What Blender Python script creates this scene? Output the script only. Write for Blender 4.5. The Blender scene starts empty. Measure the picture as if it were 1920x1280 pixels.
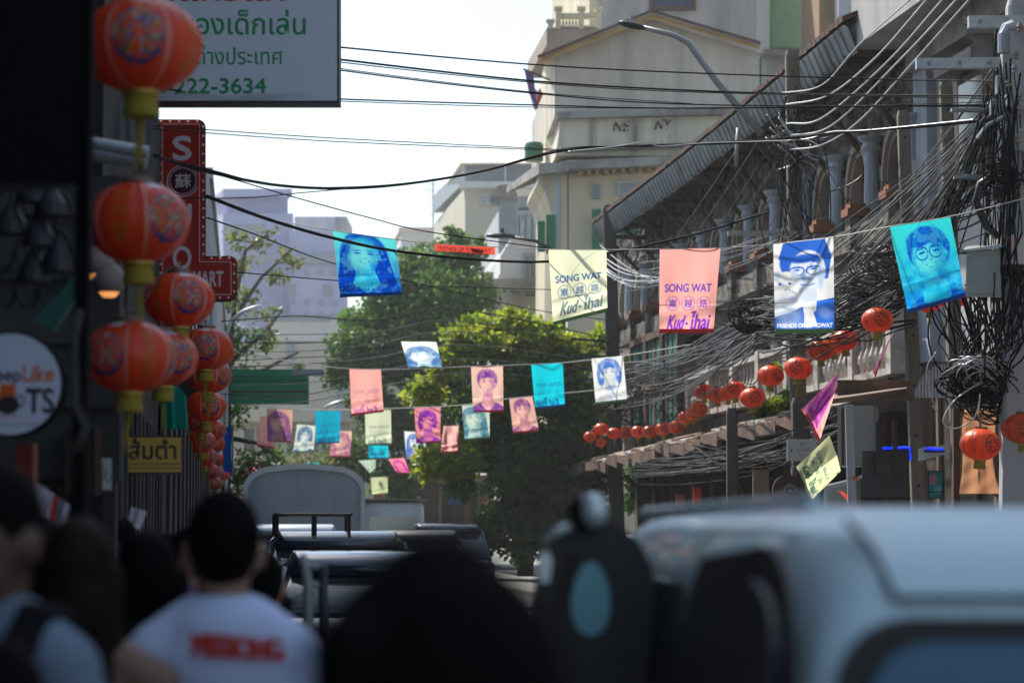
import bpy, bmesh, math, random
import numpy as np
from mathutils import Vector, Matrix, noise
random.seed(7); rng = np.random.default_rng(7)
S = bpy.context.scene
COL = S.collection
# ------------------------------------------------------------------ camera, sky, sun, exposure
F = 4533.0; PITCH = math.atan((1000 - 640) / F); EYE = 1.65
cam = bpy.data.objects.new('camera', bpy.data.cameras.new('camera')); COL.objects.link(cam)
cam.data.lens = 85; cam.data.sensor_width = 36
cam.location = (0, 0, EYE); cam.rotation_euler = (math.pi / 2 + PITCH, 0, 0)
cam.data.clip_start = 0.1; cam.data.clip_end = 1500
cam.data.dof.use_dof = True; cam.data.dof.focus_distance = 26.5; cam.data.dof.aperture_fstop = 2.5
S.camera = cam
W = bpy.data.worlds.new('World'); S.world = W; W.use_nodes = True
wn = W.node_tree; bg = wn.nodes['Background']
sk = wn.nodes.new('ShaderNodeTexSky'); sk.sky_type = 'NISHITA'; sk.sun_disc = False
SUN_EL = math.radians(52); SUN_AZ = math.radians(-33)          # azimuth from +Y, negative = left
sk.sun_elevation = SUN_EL; sk.sun_rotation = SUN_AZ; sk.dust_density = 1.6; sk.air_density = 1.3; sk.ozone_density = 2.0
hs = wn.nodes.new('ShaderNodeHueSaturation'); hs.inputs['Saturation'].default_value = 0.75
wn.links.new(sk.outputs[0], hs.inputs['Color']); tint = wn.nodes.new('ShaderNodeMix'); tint.data_type = 'RGBA'; tint.blend_type = 'MULTIPLY'; tint.inputs[0].default_value = 1; tint.inputs[7].default_value = (.94, 1.0, 1.04, 1)
wn.links.new(hs.outputs[0], tint.inputs[6]); wn.links.new(tint.outputs[2], bg.inputs[0])
bg.inputs[1].default_value = 0.112
sun = bpy.data.objects.new('sun', bpy.data.lights.new('sun', 'SUN')); COL.objects.link(sun)
sun.data.energy = 4.6; sun.data.angle = math.radians(0.5); sun.data.color = (1.0, 0.94, 0.84)
sd = Vector((math.sin(SUN_AZ) * math.cos(SUN_EL), math.cos(SUN_AZ) * math.cos(SUN_EL), math.sin(SUN_EL)))
sun.rotation_euler = sd.to_track_quat('Z', 'Y').to_euler()
S.view_settings.view_transform = 'Standard'; S.view_settings.look = 'None'
S.view_settings.exposure = 0.75; S.view_settings.gamma = 1
S.view_settings.use_curve_mapping = False

def at(px, py, Y):
    a = (px - 960) / F; b = -(py - 640) / F
    d = Vector((a, math.cos(PITCH) - b * math.sin(PITCH), math.sin(PITCH) + b * math.cos(PITCH)))
    return Vector((0, 0, EYE)) + d * (Y / d.y)
def zof(py, Y): return at(960, py, Y).z
def xof(px, Y): return at(px, 640, Y).x

# ------------------------------------------------------------------ materials
def mat(name, c, c2=None, sc=3.0, rough=0.8, metal=0.0, bump=0.0, bsc=None, streak=False, trans=0.0, vcol=False,
        emit=None, coat=0.0, lo=0.35, hi=0.65, spec=0.5, ior=None, transm=0.0):
    m = bpy.data.materials.new(name); m.use_nodes = True
    nt = m.node_tree; N = nt.nodes; L = nt.links
    p = N['Principled BSDF']; out = N['Material Output']
    p.inputs['Roughness'].default_value = rough; p.inputs['Metallic'].default_value = metal
    p.inputs['Coat Weight'].default_value = coat; p.inputs['Specular IOR Level'].default_value = spec
    p.inputs['Transmission Weight'].default_value = transm
    tc = N.new('ShaderNodeTexCoord'); src = tc.outputs['Object']
    if streak:
        mp = N.new('ShaderNodeMapping'); mp.inputs['Scale'].default_value = (1.6, 1.6, 0.22); L.new(src, mp.inputs[0]); s2 = mp.outputs[0]
    else: s2 = src
    col = None
    if vcol:
        a = N.new('ShaderNodeVertexColor'); a.layer_name = 'Col'; col = a.outputs[0]
    elif c2 is not None:
        n = N.new('ShaderNodeTexNoise'); n.inputs['Scale'].default_value = sc; n.inputs['Detail'].default_value = 8; n.inputs['Roughness'].default_value = 0.62
        L.new(s2, n.inputs['Vector'])
        r = N.new('ShaderNodeMapRange'); r.inputs[1].default_value = lo; r.inputs[2].default_value = hi; L.new(n.outputs[0], r.inputs[0])
        mx = N.new('ShaderNodeMix'); mx.data_type = 'RGBA'; mx.inputs[6].default_value = (*c, 1); mx.inputs[7].default_value = (*c2, 1)
        L.new(r.outputs[0], mx.inputs[0]); col = mx.outputs[2]
    if col is not None: L.new(col, p.inputs['Base Color'])
    else: p.inputs['Base Color'].default_value = (*c, 1)
    if bump:
        n = N.new('ShaderNodeTexNoise'); n.inputs['Scale'].default_value = bsc or sc * 6; n.inputs['Detail'].default_value = 6
        L.new(src, n.inputs['Vector'])
        b = N.new('ShaderNodeBump'); b.inputs['Strength'].default_value = bump; b.inputs['Distance'].default_value = 0.03
        L.new(n.outputs[0], b.inputs['Height']); L.new(b.outputs[0], p.inputs['Normal'])
    if emit:
        p.inputs['Emission Color'].default_value = (*emit[0], 1); p.inputs['Emission Strength'].default_value = emit[1]
    if trans:
        t = N.new('ShaderNodeBsdfTranslucent'); ms = N.new('ShaderNodeMixShader'); ms.inputs[0].default_value = trans
        if col is not None: L.new(col, t.inputs[0])
        else: t.inputs[0].default_value = (*c, 1)
        L.new(p.outputs[0], ms.inputs[1]); L.new(t.outputs[0], ms.inputs[2]); L.new(ms.outputs[0], out.inputs[0])
    return m
M = dict(
    asphalt=mat('asphalt', (.045, .045, .047), (.07, .068, .065), 6, .9, bump=.3),
    concrete=mat('concrete', (.3, .29, .27), (.2, .19, .175), 3, .9, bump=.3),
    paint=mat('road_paint', (.7, .7, .68), (.5, .5, .48), 8, .7),
    pole=mat('pole_concrete', (.22, .19, .145), (.13, .11, .085), 2.5, .9, bump=.25, streak=True),
    darkpole=mat('dark_pole', (.09, .075, .065), (.05, .042, .038), 2, .85, bump=.3, streak=True),
    steel=mat('galvanised_steel', (.42, .45, .47), (.3, .33, .35), 6, .45, .6),
    greymetal=mat('painted_grey_metal', (.3, .32, .33), (.22, .235, .24), 4, .5, .2),
    darkmetal=mat('dark_metal', (.035, .036, .04), (.02, .02, .022), 5, .45, .3),
    cable=mat('black_cable', (.010, .010, .012), rough=.75, spec=.15),
    greycable=mat('weathered_cable', (.10, .095, .09), (.035, .034, .033), 8, .5),
    silver=mat('aluminium_cable', (.5, .51, .53), rough=.4, metal=.5),
    string=mat('white_string', (.6, .58, .52), rough=.8),
    cream=mat('cream_plaster', (.66, .59, .41), (.48, .43, .32), .5, .9, bump=.2, streak=True),
    gable=mat('weathered_gable_plaster', (.53, .49, .42), (.27, .25, .22), .55, .92, bump=.3, streak=True, lo=.38, hi=.7),
    parapet=mat('stained_parapet_plaster', (.56, .53, .42), (.21, .21, .20), .7, .92, bump=.3, streak=True, lo=.46, hi=.72),
    ledge=mat('dirty_concrete_ledge', (.30, .285, .265), (.085, .08, .075), 1.2, .95, bump=.4, lo=.4, hi=.66),
    ochre=mat('ochre_trim', (.50, .33, .13), (.34, .22, .1), 2, .8),
    greenpaint=mat('green_shutter_paint', (.03, .20, .09), (.02, .14, .06), 2, .6),
    palegreen=mat('pale_green_paint', (.28, .42, .22), (.2, .33, .17), 1, .8),
    teal=mat('teal_paint', (.02, .16, .13), (.03, .1, .09), 2, .7),
    navyglass=mat('navy_window_glass', (.01, .02, .09), rough=.15),
    glass=mat('window_glass', (.03, .045, .05), rough=.1, spec=.9),
    paleglass=mat('pale_glazing', (.30, .36, .38), (.2, .25, .27), 1.5, .25),
    pale=mat('pale_grey_plaster', (.44, .43, .42), (.20, .19, .185), .6, .92, bump=.25, streak=True, lo=.4, hi=.75),
    beige=mat('beige_render', (.48, .46, .38), (.42, .40, .33), .3, .9),
    whitewall=mat('white_wall', (.62, .61, .6), (.5, .5, .49), .4, .9, streak=True),
    roofpale=mat('pale_roof', (.66, .58, .50), (.58, .51, .44), .5, .8),
    lav=mat('lavender_render', (.40, .42, .60), (.36, .37, .54), .2, .9),
    lavgrey=mat('grey_band', (.26, .30, .34), rough=.6),
    greyblock=mat('grey_block_wall', (.42, .43, .46), (.34, .35, .38), .4, .9, streak=True),
    stucco=mat('mouldy_ornate_stucco', (.20, .18, .155), (.035, .03, .027), 3.2, .95, bump=.8, bsc=9, lo=.42, hi=.6),
    bluecol=mat('pale_blue_column_paint', (.40, .46, .54), (.27, .30, .34), 2.5, .8, streak=True),
    sandcol=mat('sand_moulding', (.36, .29, .235), (.24, .195, .16), 2, .85, streak=True),
    terracotta=mat('terracotta', (.34, .13, .065), (.17, .075, .045), 3, .9, bump=.3),
    tilered=mat('old_brown_tile', (.11, .045, .03), (.05, .026, .02), 5, .9, bump=.4),
    plank=mat('olive_soffit_plank', (.085, .075, .042), (.05, .046, .03), 2, .9, bump=.3),
    plankbrown=mat('brown_soffit_plank', (.15, .09, .06), (.08, .052, .037), 2, .9, bump=.3),
    zinc=mat('corrugated_zinc', (.34, .37, .39), (.13, .13, .13), 1.6, .5, .35, lo=.35, hi=.75),
    rustzinc=mat('rusty_canopy_sheet', (.24, .14, .09), (.08, .055, .045), 1.6, .75, .1, bump=.3),
    whitebal=mat('white_baluster_paint', (.66, .62, .57), (.36, .33, .30), 4, .75),
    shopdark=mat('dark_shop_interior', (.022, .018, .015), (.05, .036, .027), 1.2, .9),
    woodbrown=mat('brown_wood', (.13, .07, .045), (.06, .035, .025), 2, .8, streak=True),
    woodtan=mat('tan_door_board', (.27, .20, .14), (.18, .13, .09), 1.5, .8, streak=True),
    leftwall=mat('shade_dark_left_wall', (.022, .021, .02), (.010, .010, .010), 1.5, .95, bump=.2, streak=True),  # shade of the narrow street put into the near-black wall colour
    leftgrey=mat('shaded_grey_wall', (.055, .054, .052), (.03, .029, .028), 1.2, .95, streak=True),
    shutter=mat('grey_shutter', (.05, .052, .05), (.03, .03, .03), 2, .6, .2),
    blackboard=mat('black_board', (.004, .004, .0045), rough=.9, spec=.1),
    redsign=mat('red_sign_face', (.42, .025, .018), rough=.45),
    rededge=mat('dark_red_edge', (.16, .012, .01), rough=.5),
    bulb=mat('white_bulb', (.75, .66, .6), rough=.3),
    signframe=mat('dark_sign_frame', (.03, .034, .04), rough=.4),
    bannerprint=mat('printed_fabric', (1, 1, 1), rough=.7, vcol=True, trans=.7, spec=.2),
    print=mat('printed_panel', (1, 1, 1), rough=.55, vcol=True, spec=.3),
    lantern=mat('red_lantern_fabric', (1, 1, 1), rough=.33, vcol=True, trans=.35, spec=.5),
    gold=mat('gold_rim', (.45, .32, .06), rough=.4, metal=.3),
    capmetal=mat('lantern_cap_wire', (.18, .13, .10), rough=.5, metal=.4),
    tassel=mat('yellow_tassel', (.42, .33, .03), (.28, .22, .03), 20, .85, trans=.2),
    watertank=mat('green_tank', (.02, .13, .065), rough=.4),
    bark=mat('bark', (.08, .06, .045), (.04, .032, .025), 6, .95, bump=.5),
    leaf=mat('foliage', (1, 1, 1), rough=.5, vcol=True, trans=.5, spec=.35),
    rubber=mat('rubber', (.012, .012, .012), rough=.85),
    hoodsheet=mat('pale_ribbed_sheet', (.60, .67, .73), (.45, .50, .55), 3, .5),
    vanblue=mat('blue_van_paint', (.62, .82, .90), rough=.45, coat=.25),
    vandark=mat('dark_seal', (.012, .014, .018), rough=.5),
    vanglass=mat('tinted_blue_glass', (.05, .16, .27), rough=.3, spec=.5),
    mirror=mat('mirror_glass', (.12, .30, .38), rough=.3, metal=.4),  # cyan sky reflection put into the glass colour
    gleam=mat('pale_gleam_paint', (.66, .74, .76), rough=.3, metal=.3),  # pale paint carries the bright reflection in its own colour
    blackplastic=mat('black_plastic', (.01, .01, .012), rough=.45),
    truckgrey=mat('slate_truck_panel', (.34, .40, .45), (.24, .29, .33), .9, .4, .1, streak=True),
    truckwhite=mat('white_truck_paint', (.62, .66, .68), (.5, .54, .57), 1, .35, coat=.3),
    navycar=mat('navy_car_paint', (.015, .03, .05), rough=.2, coat=.9),
    silvercar=mat('silver_car_paint', (.5, .53, .55), rough=.25, metal=.5, coat=.6),
    redlamp=mat('red_tail_lamp', (.4, .02, .015), rough=.2),
    skin=mat('brown_skin', (.20, .105, .065), rough=.55), skin2=mat('tan_skin', (.29, .165, .105), rough=.55), skindark=mat('deep_skin', (.085, .045, .03), rough=.55),
    hair=mat('black_hair', (.004, .0035, .0035), rough=.8, spec=.06), hairbrown=mat('dark_brown_hair', (.014, .007, .004), rough=.7, spec=.12),
    tee=mat('white_tee', (.62, .70, .92), (.56, .64, .88), 3, .85, spec=.2),
    greyblue=mat('grey_blue_shirt', (.16, .21, .28), rough=.9, spec=.1), blackcloth=mat('black_cloth', (.008, .008, .010), rough=.95, spec=.1),
    redprint=mat('red_shirt_print', (.50, .03, .02), rough=.8), tealcloth=mat('teal_cloth', (.01, .30, .24), rough=.85, trans=.3),
    peach=mat('peach_cloth', (.72, .36, .19), (.6, .29, .15), 3, .85, trans=.4), whitecloth=mat('white_cloth', (.55, .5, .58), rough=.85, trans=.2),
    bluecloth=mat('blue_banner_cloth', (.01, .09, .42), rough=.8, trans=.3), purplecloth=mat('purple_cloth', (.12, .05, .16), rough=.9),
    redcloth=mat('red_cloth', (.5, .05, .03), rough=.8, trans=.3),
    neon=mat('blue_neon', (.01, .02, .5), emit=((.0, .02, 1.0), 1.3)), warm=mat('lamp_warm', (.9, .5, .2), emit=((1, .40, .12), .5)),
    orange=mat('orange_paint', (.6, .12, .02), rough=.6), boxgrey=mat('grey_cabinet', (.33, .34, .31), (.28, .29, .265), 2, .5),
    signwhite=mat('off_white_board', (.40, .40, .42), rough=.5), bracket=mat('brown_bracket', (.07, .04, .03), rough=.9),
    brick=mat('old_brick', (.30, .19, .11), (.22, .13, .08), 4, .95, bump=.4), gravelpatch=mat('pavement_tile', (.2, .185, .17), (.15, .14, .13), 5, .9, bump=.2),
    brass=mat('dim_brass', (.2, .17, .15), rough=.7), greensign=mat('green_sign_face', (.0, .24, .10), rough=.5),
)
# ------------------------------------------------------------------ mesh building
def loc_of(p):
    v = Vector((0, 0, 0))
    while p is not None: v += p.location; p = p.parent
    return v
class MB:
    def __init__(s): s.v = []; s.f = []; s.m = []; s.c = None
    def add(s, vs, fs, m=0):
        n = len(s.v); s.v += [tuple(x) for x in vs]
        for f in fs: s.f.append(tuple(i + n for i in f)); s.m.append(m)
        return s
    def box(s, a, b, m=0):
        x0, y0, z0 = a; x1, y1, z1 = b
        return s.hexa([(x0, y0, z0), (x1, y0, z0), (x1, y1, z0), (x0, y1, z0), (x0, y0, z1), (x1, y0, z1), (x1, y1, z1), (x0, y1, z1)], m)
    def hexa(s, p, m=0):
        return s.add(p, [(3, 2, 1, 0), (4, 5, 6, 7), (0, 1, 5, 4), (1, 2, 6, 5), (2, 3, 7, 6), (3, 0, 4, 7)], m)
    def prism(s, pts, vec, m=0):
        pts = [Vector(p) for p in pts]; vec = Vector(vec); n = len(pts)
        return s.add(pts + [p + vec for p in pts], [tuple(range(n - 1, -1, -1)), tuple(range(n, 2 * n))] +
                     [(i, (i + 1) % n, n + (i + 1) % n, n + i) for i in range(n)], m)
    def tube(s, pts, r, n=6, m=0, flat=1.0):
        pts = [Vector(p) for p in pts]; k = len(pts)
        rs = r if isinstance(r, (list, tuple)) else [r] * k
        vs = []; up = None
        for i, p in enumerate(pts):
            t = (pts[min(i + 1, k - 1)] - pts[max(i - 1, 0)])
            if t.length < 1e-9: t = Vector((0, 0, 1))
            t.normalize()
            if up is None: up = t.orthogonal().normalized()
            up = (up - t * up.dot(t));
            if up.length < 1e-6: up = t.orthogonal()
            up.normalize(); w = t.cross(up)
            for j in range(n):
                a = 2 * math.pi * j / n; vs.append(p + (up * math.cos(a) + w * math.sin(a) * flat) * rs[i])
        fs = [(i * n + j, i * n + (j + 1) % n, (i + 1) * n + (j + 1) % n, (i + 1) * n + j) for i in range(k - 1) for j in range(n)]
        fs += [tuple(range(n - 1, -1, -1)), tuple(range((k - 1) * n, k * n))]
        return s.add(vs, fs, m)
    def lathe(s, c, prof, n=16, m=0, sx=1, sy=1):
        vs = [(c[0] + r * sx * math.cos(2 * math.pi * j / n), c[1] + r * sy * math.sin(2 * math.pi * j / n), c[2] + z) for r, z in prof for j in range(n)]
        k = len(prof)
        fs = [(i * n + j, i * n + (j + 1) % n, (i + 1) * n + (j + 1) % n, (i + 1) * n + j) for i in range(k - 1) for j in range(n)]
        fs += [tuple(range(n - 1, -1, -1)), tuple(range((k - 1) * n, k * n))]
        return s.add(vs, fs, m)
    def ell(s, c, r, n=14, m=0):
        k = n // 2 + 1
        prof = [(max(math.sin(math.pi * i / (k - 1)), 1e-3), -math.cos(math.pi * i / (k - 1))) for i in range(k)]
        vs = [(c[0] + q * r[0] * math.cos(2 * math.pi * j / n), c[1] + q * r[1] * math.sin(2 * math.pi * j / n), c[2] + z * r[2]) for q, z in prof for j in range(n)]
        fs = [(i * n + j, i * n + (j + 1) % n, (i + 1) * n + (j + 1) % n, (i + 1) * n + j) for i in range(k - 1) for j in range(n)]
        fs += [tuple(range(n - 1, -1, -1)), tuple(range((k - 1) * n, k * n))]
        return s.add(vs, fs, m)
    def grid(s, fn, nu, nv, m=0, keep=None):
        vs = [fn(i / nu, j / nv) for j in range(nv + 1) for i in range(nu + 1)]
        fs = [(j * (nu + 1) + i, (j + 1) * (nu + 1) + i, (j + 1) * (nu + 1) + i + 1, j * (nu + 1) + i + 1) for j in range(nv) for i in range(nu)
              if keep is None or keep((i + .5) / nu, (j + .5) / nv)]
        return s.add(vs, fs, m)
    def build(s, name, mats, parent=None, smooth=False, local=False, origin=None):
        if not isinstance(mats, (list, tuple)): mats = [mats]
        if local: off = Vector((0, 0, 0))
        elif parent is not None: off = loc_of(parent)
        else:
            a = np.array(s.v); off = Vector(((a[:, 0].min() + a[:, 0].max()) / 2, (a[:, 1].min() + a[:, 1].max()) / 2, a[:, 2].min())) if origin is None else Vector(origin)
        me = bpy.data.meshes.new(name)
        me.from_pydata([(x - off.x, y - off.y, z - off.z) for x, y, z in s.v], [], s.f)
        for mm in mats: me.materials.append(M[mm] if isinstance(mm, str) else mm)
        me.polygons.foreach_set('material_index', s.m)
        if smooth: me.polygons.foreach_set('use_smooth', [True] * len(s.f))
        if s.c is not None:
            ca = me.color_attributes.new('Col', 'FLOAT_COLOR', 'POINT')
            ca.data.foreach_set('color', np.concatenate([s.c, np.ones((len(s.c), 1))], 1).astype(np.float32).ravel())
        me.update()
        o = bpy.data.objects.new(name, me); COL.objects.link(o)
        if parent is not None: o.parent = parent
        elif not local: o.location = off
        return o
def thing(name, label, cat, loc=(0, 0, 0), group=None, rz=0):
    o = bpy.data.objects.new(name, None); COL.objects.link(o); o.location = loc; o.rotation_euler = (0, 0, rz)
    o.empty_display_size = .2
    return tag(o, label, cat, group)
def tag(o, label, cat, group=None):
    o['label'] = label; o['category'] = cat
    if group: o['group'] = group
    return o
def struct(o): o['kind'] = 'structure'; return o
def stuff(o): o['kind'] = 'stuff'; return o
def copy_tree(o, parent=None):
    c = o.copy(); COL.objects.link(c); c.parent = parent
    for ch in list(o.children): copy_tree(ch, c)
    return c
def fuse(mb, name, mats, parent, voxel=.012, it=6, local=True):
    """one continuous surface from overlapping forms: voxel remesh and smooth"""
    o = mb.build(name, mats, None, local=True)
    r = o.modifiers.new('r', 'REMESH'); r.mode = 'VOXEL'; r.voxel_size = voxel; r.use_smooth_shade = True
    sm = o.modifiers.new('s', 'SMOOTH'); sm.iterations = it; sm.factor = .6
    dg = bpy.context.evaluated_depsgraph_get()
    me = bpy.data.meshes.new_from_object(o.evaluated_get(dg)); me.name = name
    old = o.data; o.modifiers.clear(); o.data = me; bpy.data.meshes.remove(old)
    if len(me.materials) == 0: me.materials.append(M[mats])
    me.polygons.foreach_set('use_smooth', [True] * len(me.polygons))
    o.parent = parent
    return o
def pbox(mb, x0, y0, x1, y1, Y, vec=(0, 1, 0), m=0, Yb=None):
    """box whose front face spans the picture rectangle at distance Y and runs back by vec"""
    a, b, c, d = at(x0, y1, Y), at(x1, y1, Y), at(x1, y0, Y), at(x0, y0, Y)
    return mb.prism([a, b, c, d], vec, m)

# ------------------------------------------------------------------ print rasters (lettering and portraits as print colour)
_tc = {}
def glyphs(s):
    if s in _tc: return _tc[s]
    cu = bpy.data.curves.new('t', 'FONT'); cu.body = s; cu.resolution_u = 4
    o = bpy.data.objects.new('t', cu); COL.objects.link(o); bpy.context.view_layer.update()
    me = o.to_mesh(); me.calc_loop_triangles()
    p = np.array([(v.co.x, v.co.y) for v in me.vertices]); t = np.array([tuple(q.vertices) for q in me.loop_triangles])
    o.to_mesh_clear(); bpy.data.objects.remove(o); bpy.data.curves.remove(cu)
    mn = p.min(0); p = p - mn; _tc[s] = (p, t, p.max(0)); return _tc[s]
class Cv:
    def __init__(s, w, h, bgc):
        s.w, s.h = w, h; s.a = np.ones((h, w, 3)) * np.array(bgc)
        s.X, s.Y = np.meshgrid((np.arange(w) + .5) / w, (np.arange(h) + .5) / h); s.asp = h / w
    def mix(s, mask, c, k=1.0):
        mask = np.clip(mask, 0, 1)[..., None] * k; s.a = s.a * (1 - mask) + np.array(c) * mask
    def el(s, cx, cy, rx, ry, c, rot=0, soft=.12, k=1.0):
        x = s.X - cx; y = (s.Y - cy) * s.asp; co, si = math.cos(rot), math.sin(rot)
        u = (x * co + y * si) / rx; v = (-x * si + y * co) / (ry * s.asp)
        s.mix((1 - np.sqrt(u * u + v * v)) / soft + .5, c, k)
    def ring(s, cx, cy, rx, ry, th, c, half=None, k=1.0):
        u = (s.X - cx) / rx; v = (s.Y - cy) / ry; d = np.abs(np.sqrt(u * u + v * v) - 1)
        m = (th - d) / (th * .6)
        if half == 'low': m = np.where(v > .35, m, 0)
        if half == 'up': m = np.where(v < -.3, m, 0)
        s.mix(m, c, k)
    def poly(s, pts, c, k=1.0):
        n = len(pts); ins = np.zeros_like(s.X, bool)
        for i in range(n):
            x0, y0 = pts[i]; x1, y1 = pts[(i + 1) % n]
            if y0 == y1: continue
            ins ^= ((y0 > s.Y) != (y1 > s.Y)) & (s.X < (x1 - x0) * (s.Y - y0) / (y1 - y0) + x0)
        s.mix(ins.astype(float), c, k)
    def rect(s, x0, y0, x1, y1, c, k=1.0): s.mix(((s.X > x0) & (s.X < x1) & (s.Y > y0) & (s.Y < y1)).astype(float), c, k)
    def text(s, st, x0, y0, x1, y1, c, mirror=False, bold=0, shear=0, k=1.0, fit=False):
        p, t, sz = glyphs(st); SS = 3; W2, H2 = s.w * SS, s.h * SS
        u = p[:, 0] / sz[0]; v = p[:, 1] / sz[1]; u = (u + shear * v) / (1 + abs(shear))
        if mirror: u = 1 - u
        X = (x0 + (x1 - x0) * u) * W2; Y = (y1 - (y1 - y0) * v) * H2
        m = np.zeros((H2, W2), bool)
        for a, b, d in t:
            xa, xb, xc, ya, yb, yc = X[a], X[b], X[d], Y[a], Y[b], Y[d]
            i0 = max(int(min(xa, xb, xc)) - 1, 0); i1 = min(int(max(xa, xb, xc)) + 2, W2); j0 = max(int(min(ya, yb, yc)) - 1, 0); j1 = min(int(max(ya, yb, yc)) + 2, H2)
            if i1 <= i0 or j1 <= j0: continue
            gx, gy = np.meshgrid(np.arange(i0, i1) + .5, np.arange(j0, j1) + .5)
            de = (yb - yc) * (xa - xc) + (xc - xb) * (ya - yc)
            if abs(de) < 1e-9: continue
            l1 = ((yb - yc) * (gx - xc) + (xc - xb) * (gy - yc)) / de; l2 = ((yc - ya) * (gx - xc) + (xa - xc) * (gy - yc)) / de
            m[j0:j1, i0:i1] |= (l1 >= -.001) & (l2 >= -.001) & (l1 + l2 <= 1.001)
        for _ in range(bold):
            q = m.copy(); q[1:] |= m[:-1]; q[:-1] |= m[1:]; q[:, 1:] |= m[:, :-1]; q[:, :-1] |= m[:, 1:]; m = q
        s.mix(m.reshape(s.h, SS, s.w, SS).mean((1, 3)), c, k)
    def surf(s, fn):
        """MB whose vertices follow fn(u,v) (v down) and carry the print colours"""
        mb = MB(); h, w = s.h, s.w
        mb.v = [tuple(fn(i / (w - 1), j / (h - 1))) for j in range(h) for i in range(w)]
        mb.f = [(j * w + i, (j + 1) * w + i, (j + 1) * w + i + 1, j * w + i + 1) for j in range(h - 1) for i in range(w - 1)]
        mb.m = [0] * len(mb.f); mb.c = s.a.reshape(-1, 3)
        return mb
# ------------------------------------------------------------------ ground, road, pavements
g = MB(); g.add([(-700, -700, -.15), (700, -700, -.15), (700, 1100, -.15), (-700, 1100, -.15)], [(0, 1, 2, 3)]); struct(g.build('ground', 'concrete'))
def lx(Y): return -1.83 - .11 * (Y - 10)          # left facade line
def rx(Y): return 5.98 - .14 * (Y - 35)           # right facade line
r = MB(); r.add([(lx(-25) + .9, -25, 0), (rx(-25) - 1.5, -25, 0), (rx(160) - 1.5, 160, 0), (lx(160) + .9, 160, 0)], [(0, 1, 2, 3)]); struct(r.build('road', 'asphalt'))
for nm, f0, f1 in (('pavement_left', lambda Y: lx(Y) - 1, lambda Y: lx(Y) + .9), ('pavement_right', lambda Y: rx(Y) - 1.5, lambda Y: rx(Y) + .3)):
    p = MB(); p.hexa([(f0(-25), -25, -.1), (f1(-25), -25, -.1), (f1(160), 160, -.1), (f0(160), 160, -.1), (f0(-25), -25, .13), (f1(-25), -25, .13), (f1(160), 160, .13), (f0(160), 160, .13)])
    struct(p.build(nm, 'gravelpatch'))
p = MB()
for k in range(30):
    y = -5 + k * 5; xc = (lx(y) + rx(y)) / 2
    p.add([(xc - .06, y, .004), (xc + .06, y, .004), (xc + .06 - .25, y + 2, .004), (xc - .06 - .25, y + 2, .004)], [(0, 1, 2, 3)])
struct(p.build('road_marking', 'paint'))

# ------------------------------------------------------------------ far buildings
def win(mb_root, x0, y0, x1, y1, Y, frame='greymetal', pane='glass', n=1, vec=(0, .12, 0)):
    """a window built proud of a wall: frame with recessed panes"""
    t = max((x1 - x0) * .08, 1.2)
    fr = MB()
    for a in ((x0, y0, x1, y0 + t), (x0, y1 - t, x1, y1), (x0, y0 + t, x0 + t, y1 - t), (x1 - t, y0 + t, x1, y1 - t)): pbox(fr, *a, Y - .06, vec)
    for k in range(1, n):
        xm = x0 + (x1 - x0) * k / n; pbox(fr, xm - t * .3, y0 + t, xm + t * .3, y1 - t, Y - .05, vec)
    f = fr.build('window', frame, mb_root)
    pn = MB(); pbox(pn, x0 + t, y0 + t, x1 - t, y1 - t, Y - .02, (0, .01, 0)); pn.build('pane', pane, f)
    return f
# lavender tower, far left
t = thing('office_tower', 'lavender office tower with grey window bands beyond the sparse tree', 'building', (-16, 165, 0))
mb = MB(); pbox(mb, 418, 400, 550, 1010, 160, (-4, 14, 0)); mb.build('wall', 'lav', t)
mb = MB(); pbox(mb, 545, 432, 652, 600, 158, (-2, 12, 0)); mb.build('wing', 'lav', t)
mb = MB(); pbox(mb, 418, 354, 548, 368, 160, (-4, 14, 0)); pbox(mb, 425, 368, 540, 400, 161, (-4, 10, 0)); mb.build('parapet', 'lav', t)
mb = MB(); pbox(mb, 510, 600, 650, 640, 157.5, (-2, 10, 0)); mb.build('podium', 'whitewall', t)
for a in ((436, 476, 650, 494), (420, 420, 500, 434)):
    mb = MB(); pbox(mb, *a, 157.6, (0, .3, 0)); mb.build('window_band', 'lavgrey', t)
for y in (506, 560, 585):
    for x in range(440, 640, 26): win(t, x, y, x + 9, y + 12, 157.9, 'lav', 'lavgrey')
for x in (538, 607): win(t, x, 533, x + 14, 554, 157.9, 'lavgrey', 'lavgrey')
t = thing('rooftop_hut', 'small dark shed on pale roof to the right of the lavender tower', 'building', (-13, 170, 0))
mb = MB(); pbox(mb, 552, 406, 628, 440, 170, (0, 6, 0)); mb.build('railing_wall', 'whitewall', t)
mb = MB(); pbox(mb, 628, 406, 650, 442, 169, (0, 6, 0)); mb.build('shed', 'pale', t)
# cream low building behind green sign
t = thing('cream_building', 'low cream building across the end of the street behind the green sign', 'building', (-9, 122, 0))
mb = MB(); pbox(mb, 420, 640, 660, 790, 122, (-1, 10, 0)); pbox(mb, 640, 700, 800, 1000, 123, (-1, 10, 0)); pbox(mb, 420, 790, 639, 1003, 123, (-1, 10, 0)); mb.build('wall', 'beige', t)
for a in ((538, 642, 548, 692), (420, 590, 620, 603), (632, 700, 648, 790)):
    mb = MB(); pbox(mb, *a, 121.8, (0, .15, 0)); mb.build('pier', 'lavgrey', t)
mb = MB(); pbox(mb, 500, 603, 660, 642, 122, (0, 9, 0)); mb.build('roof_wall', 'whitewall', t)
for k in range(6): win(t, 455 + k * 40, 800, 480 + k * 40, 850, 122.9, 'whitewall', 'glass')
t = thing('dark_shops', 'dark brown low shop row at the street end behind the trees', 'building', (at(930, 1000, 92).x, 92, 0))
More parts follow.
